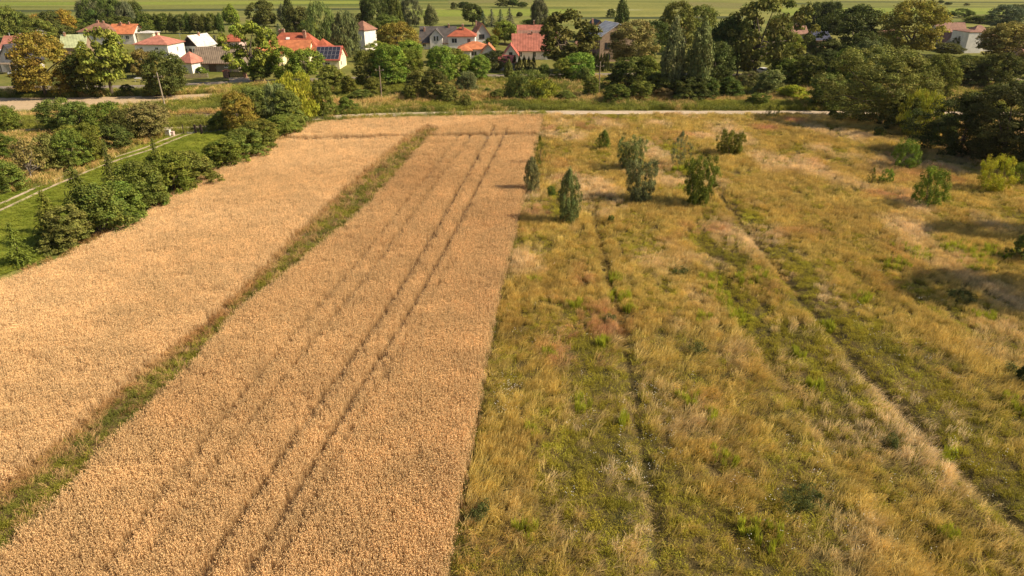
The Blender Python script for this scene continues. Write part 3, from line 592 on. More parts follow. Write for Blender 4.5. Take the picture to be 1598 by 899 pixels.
def spruce_mesh(seed, levels=17, per=9, leaf=.05, slim=1.0, top=.02):
    r = np.random.default_rng(seed); V = []; T = []
    for i in range(levels):
        t = (i+.3)/levels; z = .06+.92*t; w = .5*(1-t)**.85*slim+top
        for j in range(per):
            a = r.uniform(0, 6.283); ww = w*r.uniform(.7, 1.12); m = int(5+16*ww/.5)
            for q in range(m):
                f = (q+r.uniform())/m; x, y = math.cos(a)*ww*f, math.sin(a)*ww*f; zz = z-ww*.42*f**1.3+.02*r.normal()
                x += r.normal()*.015; y += r.normal()*.015
                nn = np.array((r.normal()*.5+math.cos(a)*.4, r.normal()*.5+math.sin(a)*.4, 1)); nn /= np.linalg.norm(nn)
                u = np.array((math.cos(a), math.sin(a), -.35))+r.normal(size=3)*.35; u /= np.linalg.norm(u); v = np.cross(nn, u); s = leaf*r.uniform(.6, 1.1)*(1-.3*t)
                c = np.array((x, y, max(.015, zz))); V += [c-u*s, c-v*s*.42, c+u*s, c+v*s*.42]; T.append(r.uniform(.7, 1.25))
    me = npmesh('crown', np.array(V), np.arange(len(V)).reshape(-1, 4), [LEAF]); tint_attr(me, np.array(T)); return me, None
def trunk_mesh(seed, C, h0, rad, lean=(0, 0), nb=7, many=False):
    r = random.Random(seed); mb = MB(); p0 = Vector((0, 0, -.02)); p1 = Vector((lean[0]*.5, lean[1]*.5, h0)); p2 = Vector((lean[0], lean[1], h0+.32))
    if not many: mb.tube(p0, p1, rad, rad*.75, 9); mb.tube(p1, p2, rad*.75, rad*.35, 8)
    if C is not None:
        for i in range(nb):
            c = Vector(C[r.randrange(len(C))]); s = p0 if many else p1.lerp(p2, r.uniform(-.1, .9)); m = s.lerp(c, .5)+Vector((0, 0, .03 if not many else -.02))
            rr = rad*(.45 if not many else .6); mb.tube(s, m, rr, rr*.6, 6); mb.tube(m, c, rr*.6, rr*.2, 6)
    return mb
PROTO = {}
def proto(key, name, *a, trunk=(.2, .03), many=False, nb=7, slim=None):
    if slim is not None: me, C = spruce_mesh(*a, slim=slim)
    else: me, C = crown_mesh(*a[:2], *a[2:][0:5], **(a[7] if len(a) > 7 else {}))
    tm = trunk_mesh(a[0], C, trunk[0], trunk[1], many=many, nb=nb); o = tm.build('trunk', BARK); tme = o.data; bpy.data.objects.remove(o)
    PROTO.setdefault(key, []).append((me, tme, name))
for i in range(3): proto('round', 'broadleaf_tree', 10+i, 'round', 130, 100, 0.024, 0.12, .16, dict(lump=.4, gap=.12))
for i in range(3): proto('oak', 'broadleaf_tree', 20+i, 'oak', 190, 100, 0.018, 0.1, .10, dict(lump=.3, gap=.08))
proto('big', 'broadleaf_tree', 31, 'oak', 320, 150, 0.011, 0.078, .05, dict(lump=.3, gap=.1)); proto('big', 'broadleaf_tree', 32, 'round', 320, 150, 0.011, 0.078, .05, dict(lump=.4, gap=.1))
for i in range(2): proto('gappy', 'broadleaf_tree', 40+i, 'round', 92, 80, 0.029, 0.104, .18, dict(lump=.5, gap=.45), trunk=(.26, .035), nb=12)
for i in range(2): proto('tall', 'poplar_tree', 50+i, 'tall', 144, 71, 0.025, 0.104, .05, dict(lump=.3, gap=.1), trunk=(.12, .03))
for i in range(2): proto('willow', 'willow_tree', 60+i, 'willow', 128, 86, 0.034, 0.110, .10, dict(droop=.10, lump=.35, gap=.08), trunk=(.15, .04))
for i in range(4): proto('bush', 'shrub', 70+i, 'bush', 170, 110, 0.02, 0.098, .02, dict(lump=.7, gap=.1, inner=.4), trunk=(.05, .02), many=True)
for i in range(2): proto('spruce', 'spruce_tree', 80+i, 17, 9, .05, slim=1.0, trunk=(.3, .025))
proto('thuja', 'thuja_tree', 85, 22, 12, .035, slim=.9, trunk=(.3, .02))
PROTO['thuja'][0] = (crown_mesh(85, 'tall', 110, 60, .022, .10, .0, lump=.05, inner=.2)[0], PROTO['thuja'][0][1], 'thuja_tree')
for i in range(3): proto('sapling', 'young_tree', 90+i, 'sapling', 210, 110, .015, .075, .05, dict(lump=.3, gap=.05, inner=.1), trunk=(.1, .014), nb=12)
for i in range(2): proto('thin', 'young_tree', 100+i, 'sapling', 80, 85, 0.012, 0.07, .10, dict(lump=.35, gap=.25, inner=.1), trunk=(.15, .012), nb=18)
for i in range(2): proto('vase', 'young_tree', 110+i, 'vase', 230, 110, .016, .078, .06, dict(lump=.28, gap=.04, inner=.1), trunk=(.05, .022), many=True, nb=16)
for i in range(2): proto('lobed', 'young_tree', 120+i, 'lobed', 120, 130, .016, .09, .05, dict(lump=.5, gap=.15, inner=.3), trunk=(.05, .02), many=True, nb=12)
proto('bare', 'half_bare_tree', 130, 'round', 96, 23, 0.031, 0.110, .30, dict(lump=.4, gap=.2), trunk=(.16, .03), nb=26)
GREY_BARK = mat('grey_bark', (.34, .29, .24), .9, .3, 6)
COL = dict(lt=(.165, .185, .034), dk=(.062, .072, .018), gr=(.128, .142, .024), ol=(.150, .160, .032), br=(.25, .175, .032), ye=(.28, .26, .032), gy=(.165, .170, .065), bt=(.175, .215, .030),
           bl=(.11, .13, .085), yl=(.36, .36, .035), md=(.092, .106, .022), hz=(.12, .125, .058), dr=(.20, .165, .05))
cnt = {}
def tree(kind, px, by, top, wpx, c, label, group=None, cat=None, zfun=None, rot=None):
    b = P(px, by)
    if zfun: b.z = float(zfun(np.array([b.x]), np.array([b.y]))[0])-.03
    if kind == 'bush' and px < 480 and by > 195: top += .15*(by-top)
    h = Hpx(b, top); w = (.84 if zfun else 1.12 if (kind == 'bush' and px < 480 and by > 195) else 1.06)*wpx/ppm(b, h*.5)
    i = cnt.get(kind, 0); cnt[kind] = i+1; me, tme, name = PROTO[kind][i % len(PROTO[kind])]
    if kind == 'bush' and h > 4.2: name = 'bushy_tree'
    root = empty(name, b, (rot if rot is not None else (i*2.39996) % 6.283))
    tag(root, label, cat or ('shrub' if name == 'shrub' else 'tree'), group)
    jr = random.Random(i*31+int(px)); base = np.array(COL[c])*(1.2 if zfun else 1.22)*np.array((.98, 1.03, .95))*np.array((jr.uniform(.88, 1.14), jr.uniform(.9, 1.1), jr.uniform(.85, 1.2)))
    cr = link('crown' if name != 'shrub' else 'foliage', me, root); cr.scale = (w, w, h); cr.color = (*base, 1)
    tk = link('trunk' if name != 'shrub' else 'stems', tme, root); tk.scale = (w, w, h)
    if kind == 'bare': tk.data = tme.copy(); tk.data.materials.clear(); tk.data.materials.append(GREY_BARK)
    return root
T_ = [l.strip().split('|') for l in '''
round|12|66|6|34|ol|olive round tree behind the red-brown roof at the left edge
round|33|60|14|30|gr|green round tree above the red-brown roof, right of the leftmost background tree
round|30|64|22|34|md|dark round tree just behind the red-brown roofed house
willow|58|56|24|30|br|brownish tree between the red-brown roof and the pasture
round|82|56|16|36|md|dark green tree behind the tall amber tree
round|104|54|12|32|br|brown tinted tree beside the bright pasture behind the pale green roof
round|118|52|30|26|gr|low green tree behind the pale green roof
bush|95|58|34|50|md|dark hedge-like bush behind the pale green roof
willow|147|44|-4|44|hz|big grey-green willow left of three behind the brown and orange roofs
willow|172|46|-6|42|md|big dark willow behind the brown hip roof
willow|198|46|0|36|hz|grey-green willow behind the orange roof
round|215|44|0|30|md|dark tree at the right end of the willow clump
bush|190|50|26|60|md|dark undergrowth below the three big willows
bush|222|66|38|34|md|dark bush between the orange roof and the pink hip roof
round|240|52|28|30|gr|green tree behind the pink hip roof
tall|363|38|6|30|bt|lone bright green tree on the pasture above the white metal roof
round|414|42|2|36|md|dark wide tree on the pasture left of the tall spruce
bush|403|42|22|26|gr|low green bush on the pasture beside the dark wide tree
tall|443|42|6|20|gy|slim grey-green tree left of the dark tall spruce
tall|454|56|-6|26|dk|tall dark tree rising above the big orange-red roof
spruce|466|62|24|24|bl|silver-blue spruce behind the chimney of the big orange-red roof
spruce|436|58|36|22|bl|small blue spruce behind the left end of the orange-red roof
round|474|64|8|34|md|dark green tree behind the right end of the orange-red roof
round|486|68|28|34|gr|green round tree right behind the orange-red roof
willow|512|74|8|38|gy|large grey-green birch above the solar roof
willow|541|88|13|44|gy|large drooping grey-green birch left of the white tower house
spruce|558|84|42|22|md|narrow dark spruce against the white tower house
round|588|72|34|26|gr|green tree just right of the white tower house
tall|572|46|-4|30|dk|very dark tall tree left of the willow clump behind the tower house
willow|592|48|-6|40|md|dark tall willow in the middle of the clump behind the tower house
willow|615|46|-8|38|md|dark tall willow behind the amber tree
willow|636|42|-2|26|hz|grey-green willow at the right end of the tall clump
bush|562|40|17|26|dk|dark round bush at the foot of the tall clump
bush|604|52|24|44|gr|low green trees in front of the tall willow clump
tall|672|42|6|24|gy|grey feathery lone tree behind the slate roof
oak|620|84|32|56|br|amber brown round tree left of the slate roofed house
bush|596|96|66|40|bt|green bush right of the white tower house
round|738|40|4|30|dk|dark bushy tree above the terracotta gable roof
spruce|754|42|16|22|bl|bluish spruce, left one of the row behind the gable house
spruce|767|42|13|22|bl|bluish spruce, second of the row behind the gable house
spruce|781|42|13|22|hz|grey-green spruce, third of the row behind the gable house
spruce|795|40|11|22|bl|bluish spruce at the right end of the row
round|788|68|29|36|bt|bright green tree behind the small annex
bush|772|74|54|26|gr|green garden bush below the bright green tree
round|785|11|-1|16|dk|distant dark tree, left of three on the far pasture
round|800|11|-2|17|md|distant tree, middle of three on the far pasture
round|815|12|2|15|md|distant tree, right of three on the far pasture
round|708|15|4|9|dk|tiny far bush on the pasture, left of a pair
round|723|15|2|15|dk|far round bush on the pasture, right of a pair
willow|842|42|-4|28|hz|grey-green tree behind the long red roof
bush|830|40|28|36|bt|light green bushes behind the long red roof
round|810|27|18|10|dk|small dark far tree left of the tree with the grey crown
gappy|880|112|15|92|md|large dark open-crowned tree in front of the long red roof
oak|905|124|80|56|bt|bright green tree at the roadside below the large dark tree
oak|880|126|90|34|bt|smaller bright green tree at the left foot of the large dark tree
tall|968|60|-4|28|md|tall green tree above the grey metal roof
bush|953|27|14|14|md|small far bush beside the tall tree
oak|987|104|29|68|dr|broad brownish green tree right of the brick house
round|1012|90|34|40|md|dark tree between the brownish tree and the pale poplars
bush|975|142|92|62|md|dark bushy tree behind the right utility pole
bush|1003|142|84|56|gr|bushy tree left of the pale poplars
oak|1052|82|-2|56|gr|tall green tree behind the pale poplars
round|1089|60|6|46|gr|round green tree top behind the right poplar
tall|1046|152|26|48|gy|pale grey-green poplar, left of a pair
tall|1088|154|30|54|gy|pale grey-green poplar, right of a pair
round|1128|122|19|60|dk|dark tree right of the pale poplars
gappy|1176|124|3|92|gr|broad tall tree with a dark trunk right of the poplars
oak|1208|110|20|44|gr|green tree leaning out of the broad tall tree
round|1150|118|40|44|dk|very dark tree between the poplars and the broad tall tree
round|1232|92|50|38|bt|bright green tree in front of the small pinkish roof
tall|1213|96|60|20|dr|small brownish tree beside the bright green one
thuja|1267|84|56|9|dk|single narrow thuja beside the bright garden patch
round|1257|84|50|28|md|dark tree under the small pinkish roof
willow|1266|48|6|46|dk|dark distant tree mass above the blue roof, left part
willow|1292|50|0|48|dk|dark distant tree mass above the blue roof, right part
bush|1237|44|20|26|gy|pale bush right of the broad tall tree, far off
round|1329|84|12|80|dk|large very dark tree left of the amber giant
oak|1418|92|-4|90|br|giant amber-brown tree at the top right
spruce|1442|60|-8|26|dk|dark spruce tip behind the amber giant
bush|1348|128|64|52|gy|grey-green bush in front of the white wall
bush|1300|116|80|60|dk|dark bush below the blue roof
big|1372|197|77|136|lt|large olive tree at the end of the dirt road
oak|1453|154|82|54|gr|olive tree between the large olive tree and the dark hedge
bush|1413|208|146|58|md|dark bush at the right foot of the large olive tree
willow|1437|216|146|44|ye|yellow-green drooping tree beside the large dark thicket
bush|1496|134|84|72|md|dark clipped-looking tree row by the right house, left one
bush|1548|138|84|62|md|dark clipped-looking tree row by the right house, right one
round|1478|87|66|34|md|small round tree below the white gable
round|1500|80|50|28|md|small dark tree between the white gable and the white wall
oak|1566|108|33|86|dr|broad brownish tree at the right edge, beside the road
bush|1592|120|90|26|dk|dark bush at the right frame edge, near the road
round|1504|28|14|22|gr|small far tree above the brown roofed house
round|1478|27|18|16|gr|small far bush left above the brown roofed house
round|1462|27|18|18|gr|small far bush beside the amber giant
bush|1530|36|24|60|gr|low green bushes between the two right houses
oak|1566|44|6|46|hz|far round grey-green tree at the upper right
round|1590|36|8|34|hz|far grey-green tree at the upper right corner
round|1467|6|0|9|dk|far dark bush on the pasture, left of three
round|1479|8|3|10|dk|far dark bush on the pasture, middle of three
round|1508|9|5|7|dk|far dark bush on the pasture, right of three
big|1496|244|136|100|dk|front left bush of the huge dark thicket
big|1558|262|132|128|dk|tallest dark tree of the thicket at the right edge
big|1630|270|150|110|dk|dark tree of the thicket cut by the right frame edge
bush|1470|226|170|50|md|low dark bush at the left end of the thicket
round|1025|152|112|44|md|bushy tree at the foot of the left poplar
bush|1037|158|138|28|dr|small brownish bush in front of the poplars
bush|1078|156|120|60|dk|dark undergrowth at the foot of the poplars
bush|1107|154|118|34|md|dark green bush at the right foot of the poplars
bush|1137|152|114|44|md|dark bush, first right of the poplars behind the dirt road
bush|1165|140|112|36|gy|grey-green bush behind the dirt road, second right of the poplars
bush|1198|150|112|46|gy|pale leafy bush in front of the parked white car
bush|1233|158|132|50|ye|yellow-green low bush behind the dirt road
bush|1222|130|84|60|gr|green bush row above the parked cars
bush|1262|136|88|44|md|dark leafy bush right above the parked cars
bush|1285|168|116|60|ol|olive bush beside the large olive tree
round|1312|140|70|50|gr|green tree behind the large olive tree
bush|1240|112|84|40|md|dark bush under the bright green tree
oak|72|151|47|84|br|tall amber tree at the roadside, rusty crown and dark foot
oak|137|150|82|54|dk|dark round roadside tree right of the amber tree
bush|36|148|112|26|dk|small dark tree left of the amber tree
gappy|176|150|42|78|bt|lopsided roadside maple with a yellow-green crown
bush|198|148|132|20|dk|dark shrub at the foot of the lopsided maple
round|228|120|78|30|dr|small brownish tree under the pink hip roof
round|208|120|86|24|dk|dark shady tree left of the small brownish tree
oak|266|150|76|58|md|dark green broad roadside tree by the leaning pole
bush|244|150|108|30|gr|green shrub behind the leaning pole
spruce|338|78|54|24|bl|blue spruce beside the white metal roof
bush|313|114|104|16|bt|clipped round bush in front of the barn
gappy|397|128|40|66|bt|yellow-green maple in front of the barn and the red roofs
round|408|128|84|34|gr|dark green lower tree beside the black gate
round|443|128|74|36|bt|bright green roadside tree in front of the red house, left of a pair
round|478|128|74|46|bt|bright green roadside tree in front of the red house, right of a pair
bush|402|118|100|22|gr|small shrub beyond the road by the black gate
oak|374|206|142|54|br|golden brown tree with dark trunk above the gate
oak|402|196|134|56|ol|olive tree right of the golden brown tree
willow|432|194|127|52|gy|grey-green bushy tree in the middle of the thicket
willow|470|188|120|52|ye|yellow willow at the right end of the thicket
bush|452|196|132|46|ol|olive bush in front of the yellow willow
bush|506|182|126|36|ol|olive shrub right of the yellow willow
bush|520|142|99|46|ol|grey olive bush right of the solar roof
bush|545|150|112|30|gr|green shrub left of the middle utility pole
oak|574|134|76|40|gr|round green roadside tree left of the middle utility pole
oak|612|136|66|54|bt|big bright green roadside tree right of the middle pole
oak|640|132|74|44|gr|green roadside tree below the amber brown tree
round|655|150|106|44|ol|olive bush below the green roadside trees
oak|688|130|68|44|bt|bright green tree below the slate roofed house
oak|724|128|82|40|bt|green roadside tree below the low orange roof, left
oak|748|128|84|34|bt|green roadside tree below the low orange roof, right
bush|675|158|110|40|md|dark round bush above the wheat
willow|730|144|110|34|gy|pale grey-green bush right of the dark round bush
round|768|112|80|30|dk|dark garden tree left of the annex
tall|794|126|93|18|gr|small column-shaped tree in front of the annex
willow|815|156|113|50|ol|feathery olive willow clump, left half
willow|846|156|122|54|ye|feathery yellowish willow clump, right half
round|850|124|99|18|gr|small round roadside tree below the long red roof
bush|923|154|122|28|gr|round green bush left of the right utility pole
bush|912|132|104|24|ol|olive shrub beside the bright roadside tree
bush|762|150|136|18|md|low dark shrub on the verge
bush|728|168|148|20|ol|low olive shrub above the dirt road
bush|640|160|134|22|gr|low green shrub on the verge near the middle pole
round|16|209|162|38|gr|small green tree at the left edge beside the railway
oak|96|206|151|58|ol|olive tree in front of the railway, left of a dense group
oak|130|208|156|50|ol|olive tree in front of the railway, middle of a dense group
round|168|214|163|46|gr|dark green fruit tree in the group left of the white cabinet
round|205|218|168|44|md|dark tree in the group left of the white cabinet
oak|236|216|158|62|dr|round brownish olive tree beside the white cabinet
bush|120|232|186|60|ol|olive bush below the dense group
bush|14|296|232|54|ol|apple tree at the left edge by the lawn
bush|2|250|205|44|gr|green bush at the left edge above the apple tree
bare|50|281|216|44|dr|half bare tree with pale forked trunk
round|84|268|206|46|ol|fruit tree right of the half bare tree
oak|116|264|200|50|ol|fruit tree on the lawn edge, second right of the half bare tree
round|147|254|196|42|gr|fruit tree on the lawn edge, third right of the half bare tree
round|184|236|192|38|md|small dark fruit tree with a bare stem by the rutted drive
spruce|34|412|345|58|gr|small spruce at the lower left of the hedgerow
spruce|88|384|294|74|gr|tall spruce in the lower hedgerow, left
spruce|140|366|238|70|md|tallest spruce of the hedgerow
bush|112|384|318|70|ol|olive bush at the foot of the left hedgerow spruce
bush|158|368|270|84|gr|big green bush in the hedgerow
bush|196|346|262|76|ol|big olive bush right of the tallest spruce
spruce|184|318|220|44|md|slim spruce in the hedgerow
bush|232|328|240|70|gr|green hedgerow bush below the slim spruce
bush|268|304|226|70|gr|green hedgerow bush in the middle
bush|300|290|222|70|ol|brownish hedgerow bush in the middle
spruce|251|282|212|34|md|small spruce behind the middle hedgerow
bush|350|262|200|66|gr|green hedgerow bush below the gate
bush|378|250|196|62|ol|olive hedgerow bush right of the gate
bush|412|234|184|62|gr|green hedgerow bush near the field corner
bush|440|216|172|52|ol|olive bush at the upper end of the hedgerow
bush|462|202|174|36|ol|low shrub at the field corner
'''.strip().splitlines()]
for k_, a, b_, c_, w_, cc, lb in T_: tree(k_, float(a), float(b_), float(c_), float(w_), cc, lb)
T_ += [l.strip().split('|') for l in '''
oak|1112|132|62|52|md|dark tree immediately right of the right poplar
round|1292|104|60|46|dk|very dark tree in front of the blue roof
bush|1322|122|80|52|gr|green bush below the large very dark tree
round|1352|108|52|44|md|dark tree under the left edge of the amber giant
bush|1392|128|84|52|md|dark bush under the amber giant
bush|1434|130|84|50|dk|olive bush at the right foot of the amber giant
bush|1462|116|80|40|gr|green bush between the amber giant and the clipped tree row
bush|1508|112|88|50|md|dark bush directly below the white tall wall
bush|1545|118|88|46|gr|green bush right below the white tall wall
bush|1592|150|126|50|ol|olive bush at the right frame edge above the thicket
bush|1560|150|128|50|md|dark bush beyond the top of the thicket
bush|1340|160|110|60|md|dark bush behind the left side of the large olive tree
bush|1180|166|146|34|gr|low green bush on the verge right of the poplars
bush|1062|160|134|34|ol|olive bush between the feet of the two poplars
bush|560|160|136|40|gr|low green bush on the verge left of the middle pole
bush|585|150|122|36|ol|olive bush behind the middle utility pole
bush|700|160|132|36|ol|olive bush between the dark round bush and the pale one
bush|780|158|138|30|gr|low green bush left of the feathery willow clump
bush|885|158|138|30|ol|low olive bush right of the feathery willow clump
bush|962|160|132|44|md|dark bush at the foot of the dark bushy tree
bush|995|158|128|40|gr|green bush left of the poplar foot bush
bush|538|176|150|30|gr|low green shrub by the field corner at the dirt road
bush|345|200|164|36|ol|brownish low bush left of the golden brown tree
round|66|70|26|40|gr|green tree between the red-brown roof and the pale green roof
bush|140|58|40|40|md|dark bush under the leftmost big willow
round|640|96|60|40|bt|green tree between the amber brown tree and the slate roof
round|700|96|74|40|gr|green tree right in front of the slate roofed house
'''.strip().splitlines()]
for k_, a, b_, c_, w_, cc, lb in T_[-27:]: tree(k_, float(a), float(b_), float(c_), float(w_), cc, lb)
M_ = [l.strip().split('|') for l in '''
sapling|886|350|266|44|gy|dense columnar young poplar in the meadow beside the wheat
sapling|830|302|247|32|gy|slim young tree at the wheat edge
thin|842|262|212|26|gr|thin young tree at the wheat edge, the farther one
thin|822|272|258|14|gr|low sprout at the wheat edge beside the slim young tree
sapling|942|236|203|24|gr|small upright young tree farthest from the camera in the meadow
vase|982|268|219|44|gy|feathery young tree behind the one with a bare stem
vase|997|316|249|50|gy|young tree with a short bare stem in the middle of the meadow
thin|1060|262|205|38|gy|thin see-through young tree in the meadow
vase|1086|322|250|52|gr|dark fan-shaped young tree in the meadow
vase|1141|246|206|44|gr|leaning green young tree at the right of the meadow group
bush|861|308|292|16|gr|tiny round shrub near the columnar poplar
thin|1198|189|165|14|gr|small sapling at the dirt road, left of a pair
thin|1211|189|163|15|gr|small sapling at the dirt road, right of a pair
lobed|1446|325|260|54|bt|bushy maple sapling with several lobes in the right meadow
lobed|1546|302|246|48|yl|bright yellow sapling in the right meadow
lobed|1410|266|218|46|bt|light green shrub in front of the dark thicket
thin|1358|292|262|18|gr|small dark sprout left of the maple sapling
lobed|1382|290|264|20|bt|small bright sprout left of the maple sapling
lobed|1588|292|254|36|bt|green sapling at the right frame edge
bush|1594|410|366|44|ol|dark shrub at the right frame edge in the grass
bush|1300|186|170|26|md|low shrub in the shade of the large olive tree
bush|1370|216|200|20|gr|low sprout under the large olive tree
bush|952|352|338|14|gr|tiny shrub in the grass right of the columnar poplar
bush|1588|604|574|24|dk|dark weed clump at the right frame edge
'''.strip().splitlines()]
for k_, a, b_, c_, w_, cc, lb in M_: tree(k_, float(a), float(b_), float(c_), float(w_), cc, lb, zfun=meadow_h)
# trees standing just right of the view: their shadows fall across the meadow
for (X, Y, h, w, c, kk, lb) in [(51, 50, 15.5, 8.5, 'md', 'big', 'tree outside the right edge, its shade in the near grass'), (57, 64, 14, 6.5, 'gr', 'big', 'tree outside the right edge, its shade farther up the grass')]:
    i = cnt.get(kk, 0); cnt[kk] = i+1; me, tme, name = PROTO[kk][i % len(PROTO[kk])]; r0 = tag(empty(name, (X, Y, 0), 1.1*i), lb, 'tree')
    o = link('crown', me, r0); o.scale = (w, w, h); o.color = (*COL[c], 1); o = link('trunk', tme, r0); o.scale = (w, w, h)
# rows: dark plantation edge, two thuja hedges
for i in range(11):
    tree('oak' if i % 2 else 'tall', 222+i*12.4, 52+.0*i, 19+(i % 3), 19, 'md', ['first', 'second', 'third', 'fourth', 'fifth', 'sixth', 'seventh', 'eighth', 'ninth', 'tenth', 'last'][i]+' dark tree from the left in the straight plantation row behind the houses', 'plantation row')
for i in range(5): tree('thuja', 803+i*7.4, 110, 86+(i % 2)*2, 8.5, 'dk', ['leftmost', 'second', 'middle', 'fourth', 'rightmost'][i]+' thuja of the dark hedge below the long red roof', 'thujas by the annex')
for i in range(6): tree('thuja', 922+i*5.0, 111.5, 81+(i % 2)*2, 7.5, 'dk', ['leftmost', 'second', 'third', 'fourth', 'fifth', 'rightmost'][i]+' thuja of the dark hedge below the brown tin roof', 'thujas by the shed')
# ------------------------------------------------------------------ buildings
WH = mat('white_render', (.80, .76, .70), .85, .14, .8); WH2 = mat('grey_render', (.60, .57, .53), .85, .15, .8); CREAM = mat('cream_render', (.82, .72, .48), .85, .14, .8)
PINKW = mat('pink_render', (.62, .46, .42), .85, .15, .8); BRK = brick_mat('brown_brick', (.30, .19, .12), (.22, .14, .09), (.32, .27, .21)); RBRK = brick_mat('red_brick', (.42, .19, .11), (.32, .14, .08), (.36, .28, .22))
STONEW = brick_mat('rough_stone', (.24, .19, .15), (.17, .13, .10), (.28, .24, .2), .6)
R_RED = roof_mat('red_tiles', (.42, .115, .06)); R_ORG = roof_mat('orange_tiles', (.60, .21, .09)); R_PINK = roof_mat('faded_red_sheet', (.50, .20, .14), .35)
R_TERR = roof_mat('terracotta_tiles', (.56, .21, .11)); R_BRN = roof_mat('brown_tiles', (.30, .15, .10)); R_SLATE = roof_mat('slate_tiles', (.105, .09, .085)); R_DRK = roof_mat('dark_sheet', (.055, .05, .055), .4, rough=.5)
R_GRN = roof_mat('pale_green_sheet', (.44, .48, .26), .4, rough=.6); R_MET = roof_mat('grey_metal_sheet', (.46, .46, .47), .5, dark=.85, rough=.45); R_ASB = roof_mat('weathered_boards', (.27, .205, .145), .5)
R_WHT = roof_mat('pale_metal_sheet', (.66, .62, .58), .5, dark=.88, rough=.5); R_RUST = roof_mat('brown_tin', (.32, .17, .12), .45); R_BLU = roof_mat('dark_blue_sheet', (.035, .04, .085), .4, rough=.5); R_LONG = roof_mat('long_red_sheet', (.44, .155, .105), .45); R_BRED = roof_mat('bright_red_sheet', (.46, .12, .085), .35)
DARKW = mat('dark_timber', (.045, .03, .025), .8, .3, 3); GLASS = mat('window_glass', (.03, .035, .04), .12, .3, 1, spec=.8); FRAME = mat('window_frame', (.75, .73, .70), .5, .1, 4); FRDK = mat('brown_frame', (.10, .06, .04), .6, .2, 4)
WOOD = mat('weathered_wood', (.25, .19, .13), .9, .35, 5); CONC = mat('concrete', (.42, .38, .33), .9, .2, 3, bump=.2); PV = mat('solar_cell', (.03, .03, .045), .25, .2, 1, spec=.6); ALU = mat('aluminium', (.55, .55, .55), .4, .1, 5, metal=.6); STEEL = mat('rusty_steel', (.13, .08, .055), .6, .4, 4, metal=.3)
GUT = mat('gutter', (.20, .10, .07), .5, .2, 4)
def gable_parts(mbw, mbr, W, D, eh, rh, ridge, o, t, x0=0, y0=0, hipf=0):
    if ridge == 'x':
        m = (rh-eh)/(D/2); mbw.prism([(y0, 0), (y0+D, 0), (y0+D, eh+.05), (y0+D/2, rh+.05), (y0, eh+.05)], 'x', x0-W/2, x0+W/2)
        mbr.prism([(y0-o, eh-m*o), (y0+D/2, rh), (y0+D+o, eh-m*o), (y0+D+o, eh-m*o+t), (y0+D/2, rh+t), (y0-o, eh-m*o+t)], 'x', x0-W/2-o, x0+W/2+o)
    else:
        m = (rh-eh)/(W/2); mbw.prism([(x0-W/2, 0), (x0+W/2, 0), (x0+W/2, eh+.05), (x0, rh+.05), (x0-W/2, eh+.05)], 'y', y0, y0+D)
        mbr.prism([(x0-W/2-o, eh-m*o), (x0, rh), (x0+W/2+o, eh-m*o), (x0+W/2+o, eh-m*o+t), (x0, rh+t), (x0-W/2-o, eh-m*o+t)], 'y', y0-o, y0+D+o)
def hip_parts(mbw, mbr, W, D, eh, rh, o, t, x0=0, y0=0, inset=None):
    inset = min(W, D)/2+o if inset is None else inset+o
    mbw.box(x0-W/2, x0+W/2, y0, y0+D, 0, eh+.05)
    a, b, c, d = x0-W/2-o, x0+W/2+o, y0-o, y0+D+o
    if W >= D: r0, r1 = (a+inset, (c+d)/2), (b-inset, (c+d)/2)
    else: r0, r1 = ((a+b)/2, c+inset), ((a+b)/2, d-inset)
    vs = [(a, c, eh), (b, c, eh), (b, d, eh), (a, d, eh), (a, c, eh+t), (b, c, eh+t), (b, d, eh+t), (a, d, eh+t), (*r0, rh), (*r1, rh)]
    fs = [(3, 2, 1, 0), (0, 1, 5, 4), (1, 2, 6, 5), (2, 3, 7, 6), (3, 0, 4, 7)]
    fs += [(4, 5, 9, 8), (5, 6, 9), (6, 7, 8, 9), (7, 4, 8)] if W >= D else [(4, 5, 8), (5, 6, 9, 8), (6, 7, 9), (7, 4, 8, 9)]
    mbr.add(vs, fs)
def window(root, face, u, z, w, h, W, D, frame, y0=0, x0=0):
    fr = MB(); pn = MB()
    def bx(mb, ww, hh, p0, p1, du=0, dz=0):
        a0, a1, b0, b1 = u+du-ww/2, u+du+ww/2, z+dz-hh/2, z+dz+hh/2
        if face == 'f': mb.box(x0+a0, x0+a1, y0-p1, y0-p0, b0, b1)
        elif face == 'r': mb.box(x0+W/2+p0, x0+W/2+p1, y0+D/2+a0, y0+D/2+a1, b0, b1)
        else: mb.box(x0-W/2-p1, x0-W/2-p0, y0+D/2+a0, y0+D/2+a1, b0, b1)
    bx(fr, w+.16, h+.16, -.05, .04); bx(pn, w, h, .0, .05); 
    bx(fr, .07, h, .05, .065); bx(fr, w+.3, .08, .0, .12, dz=-h/2-.14)
    f = fr.build('window', frame, root); pn.build('pane', GLASS, f); return f
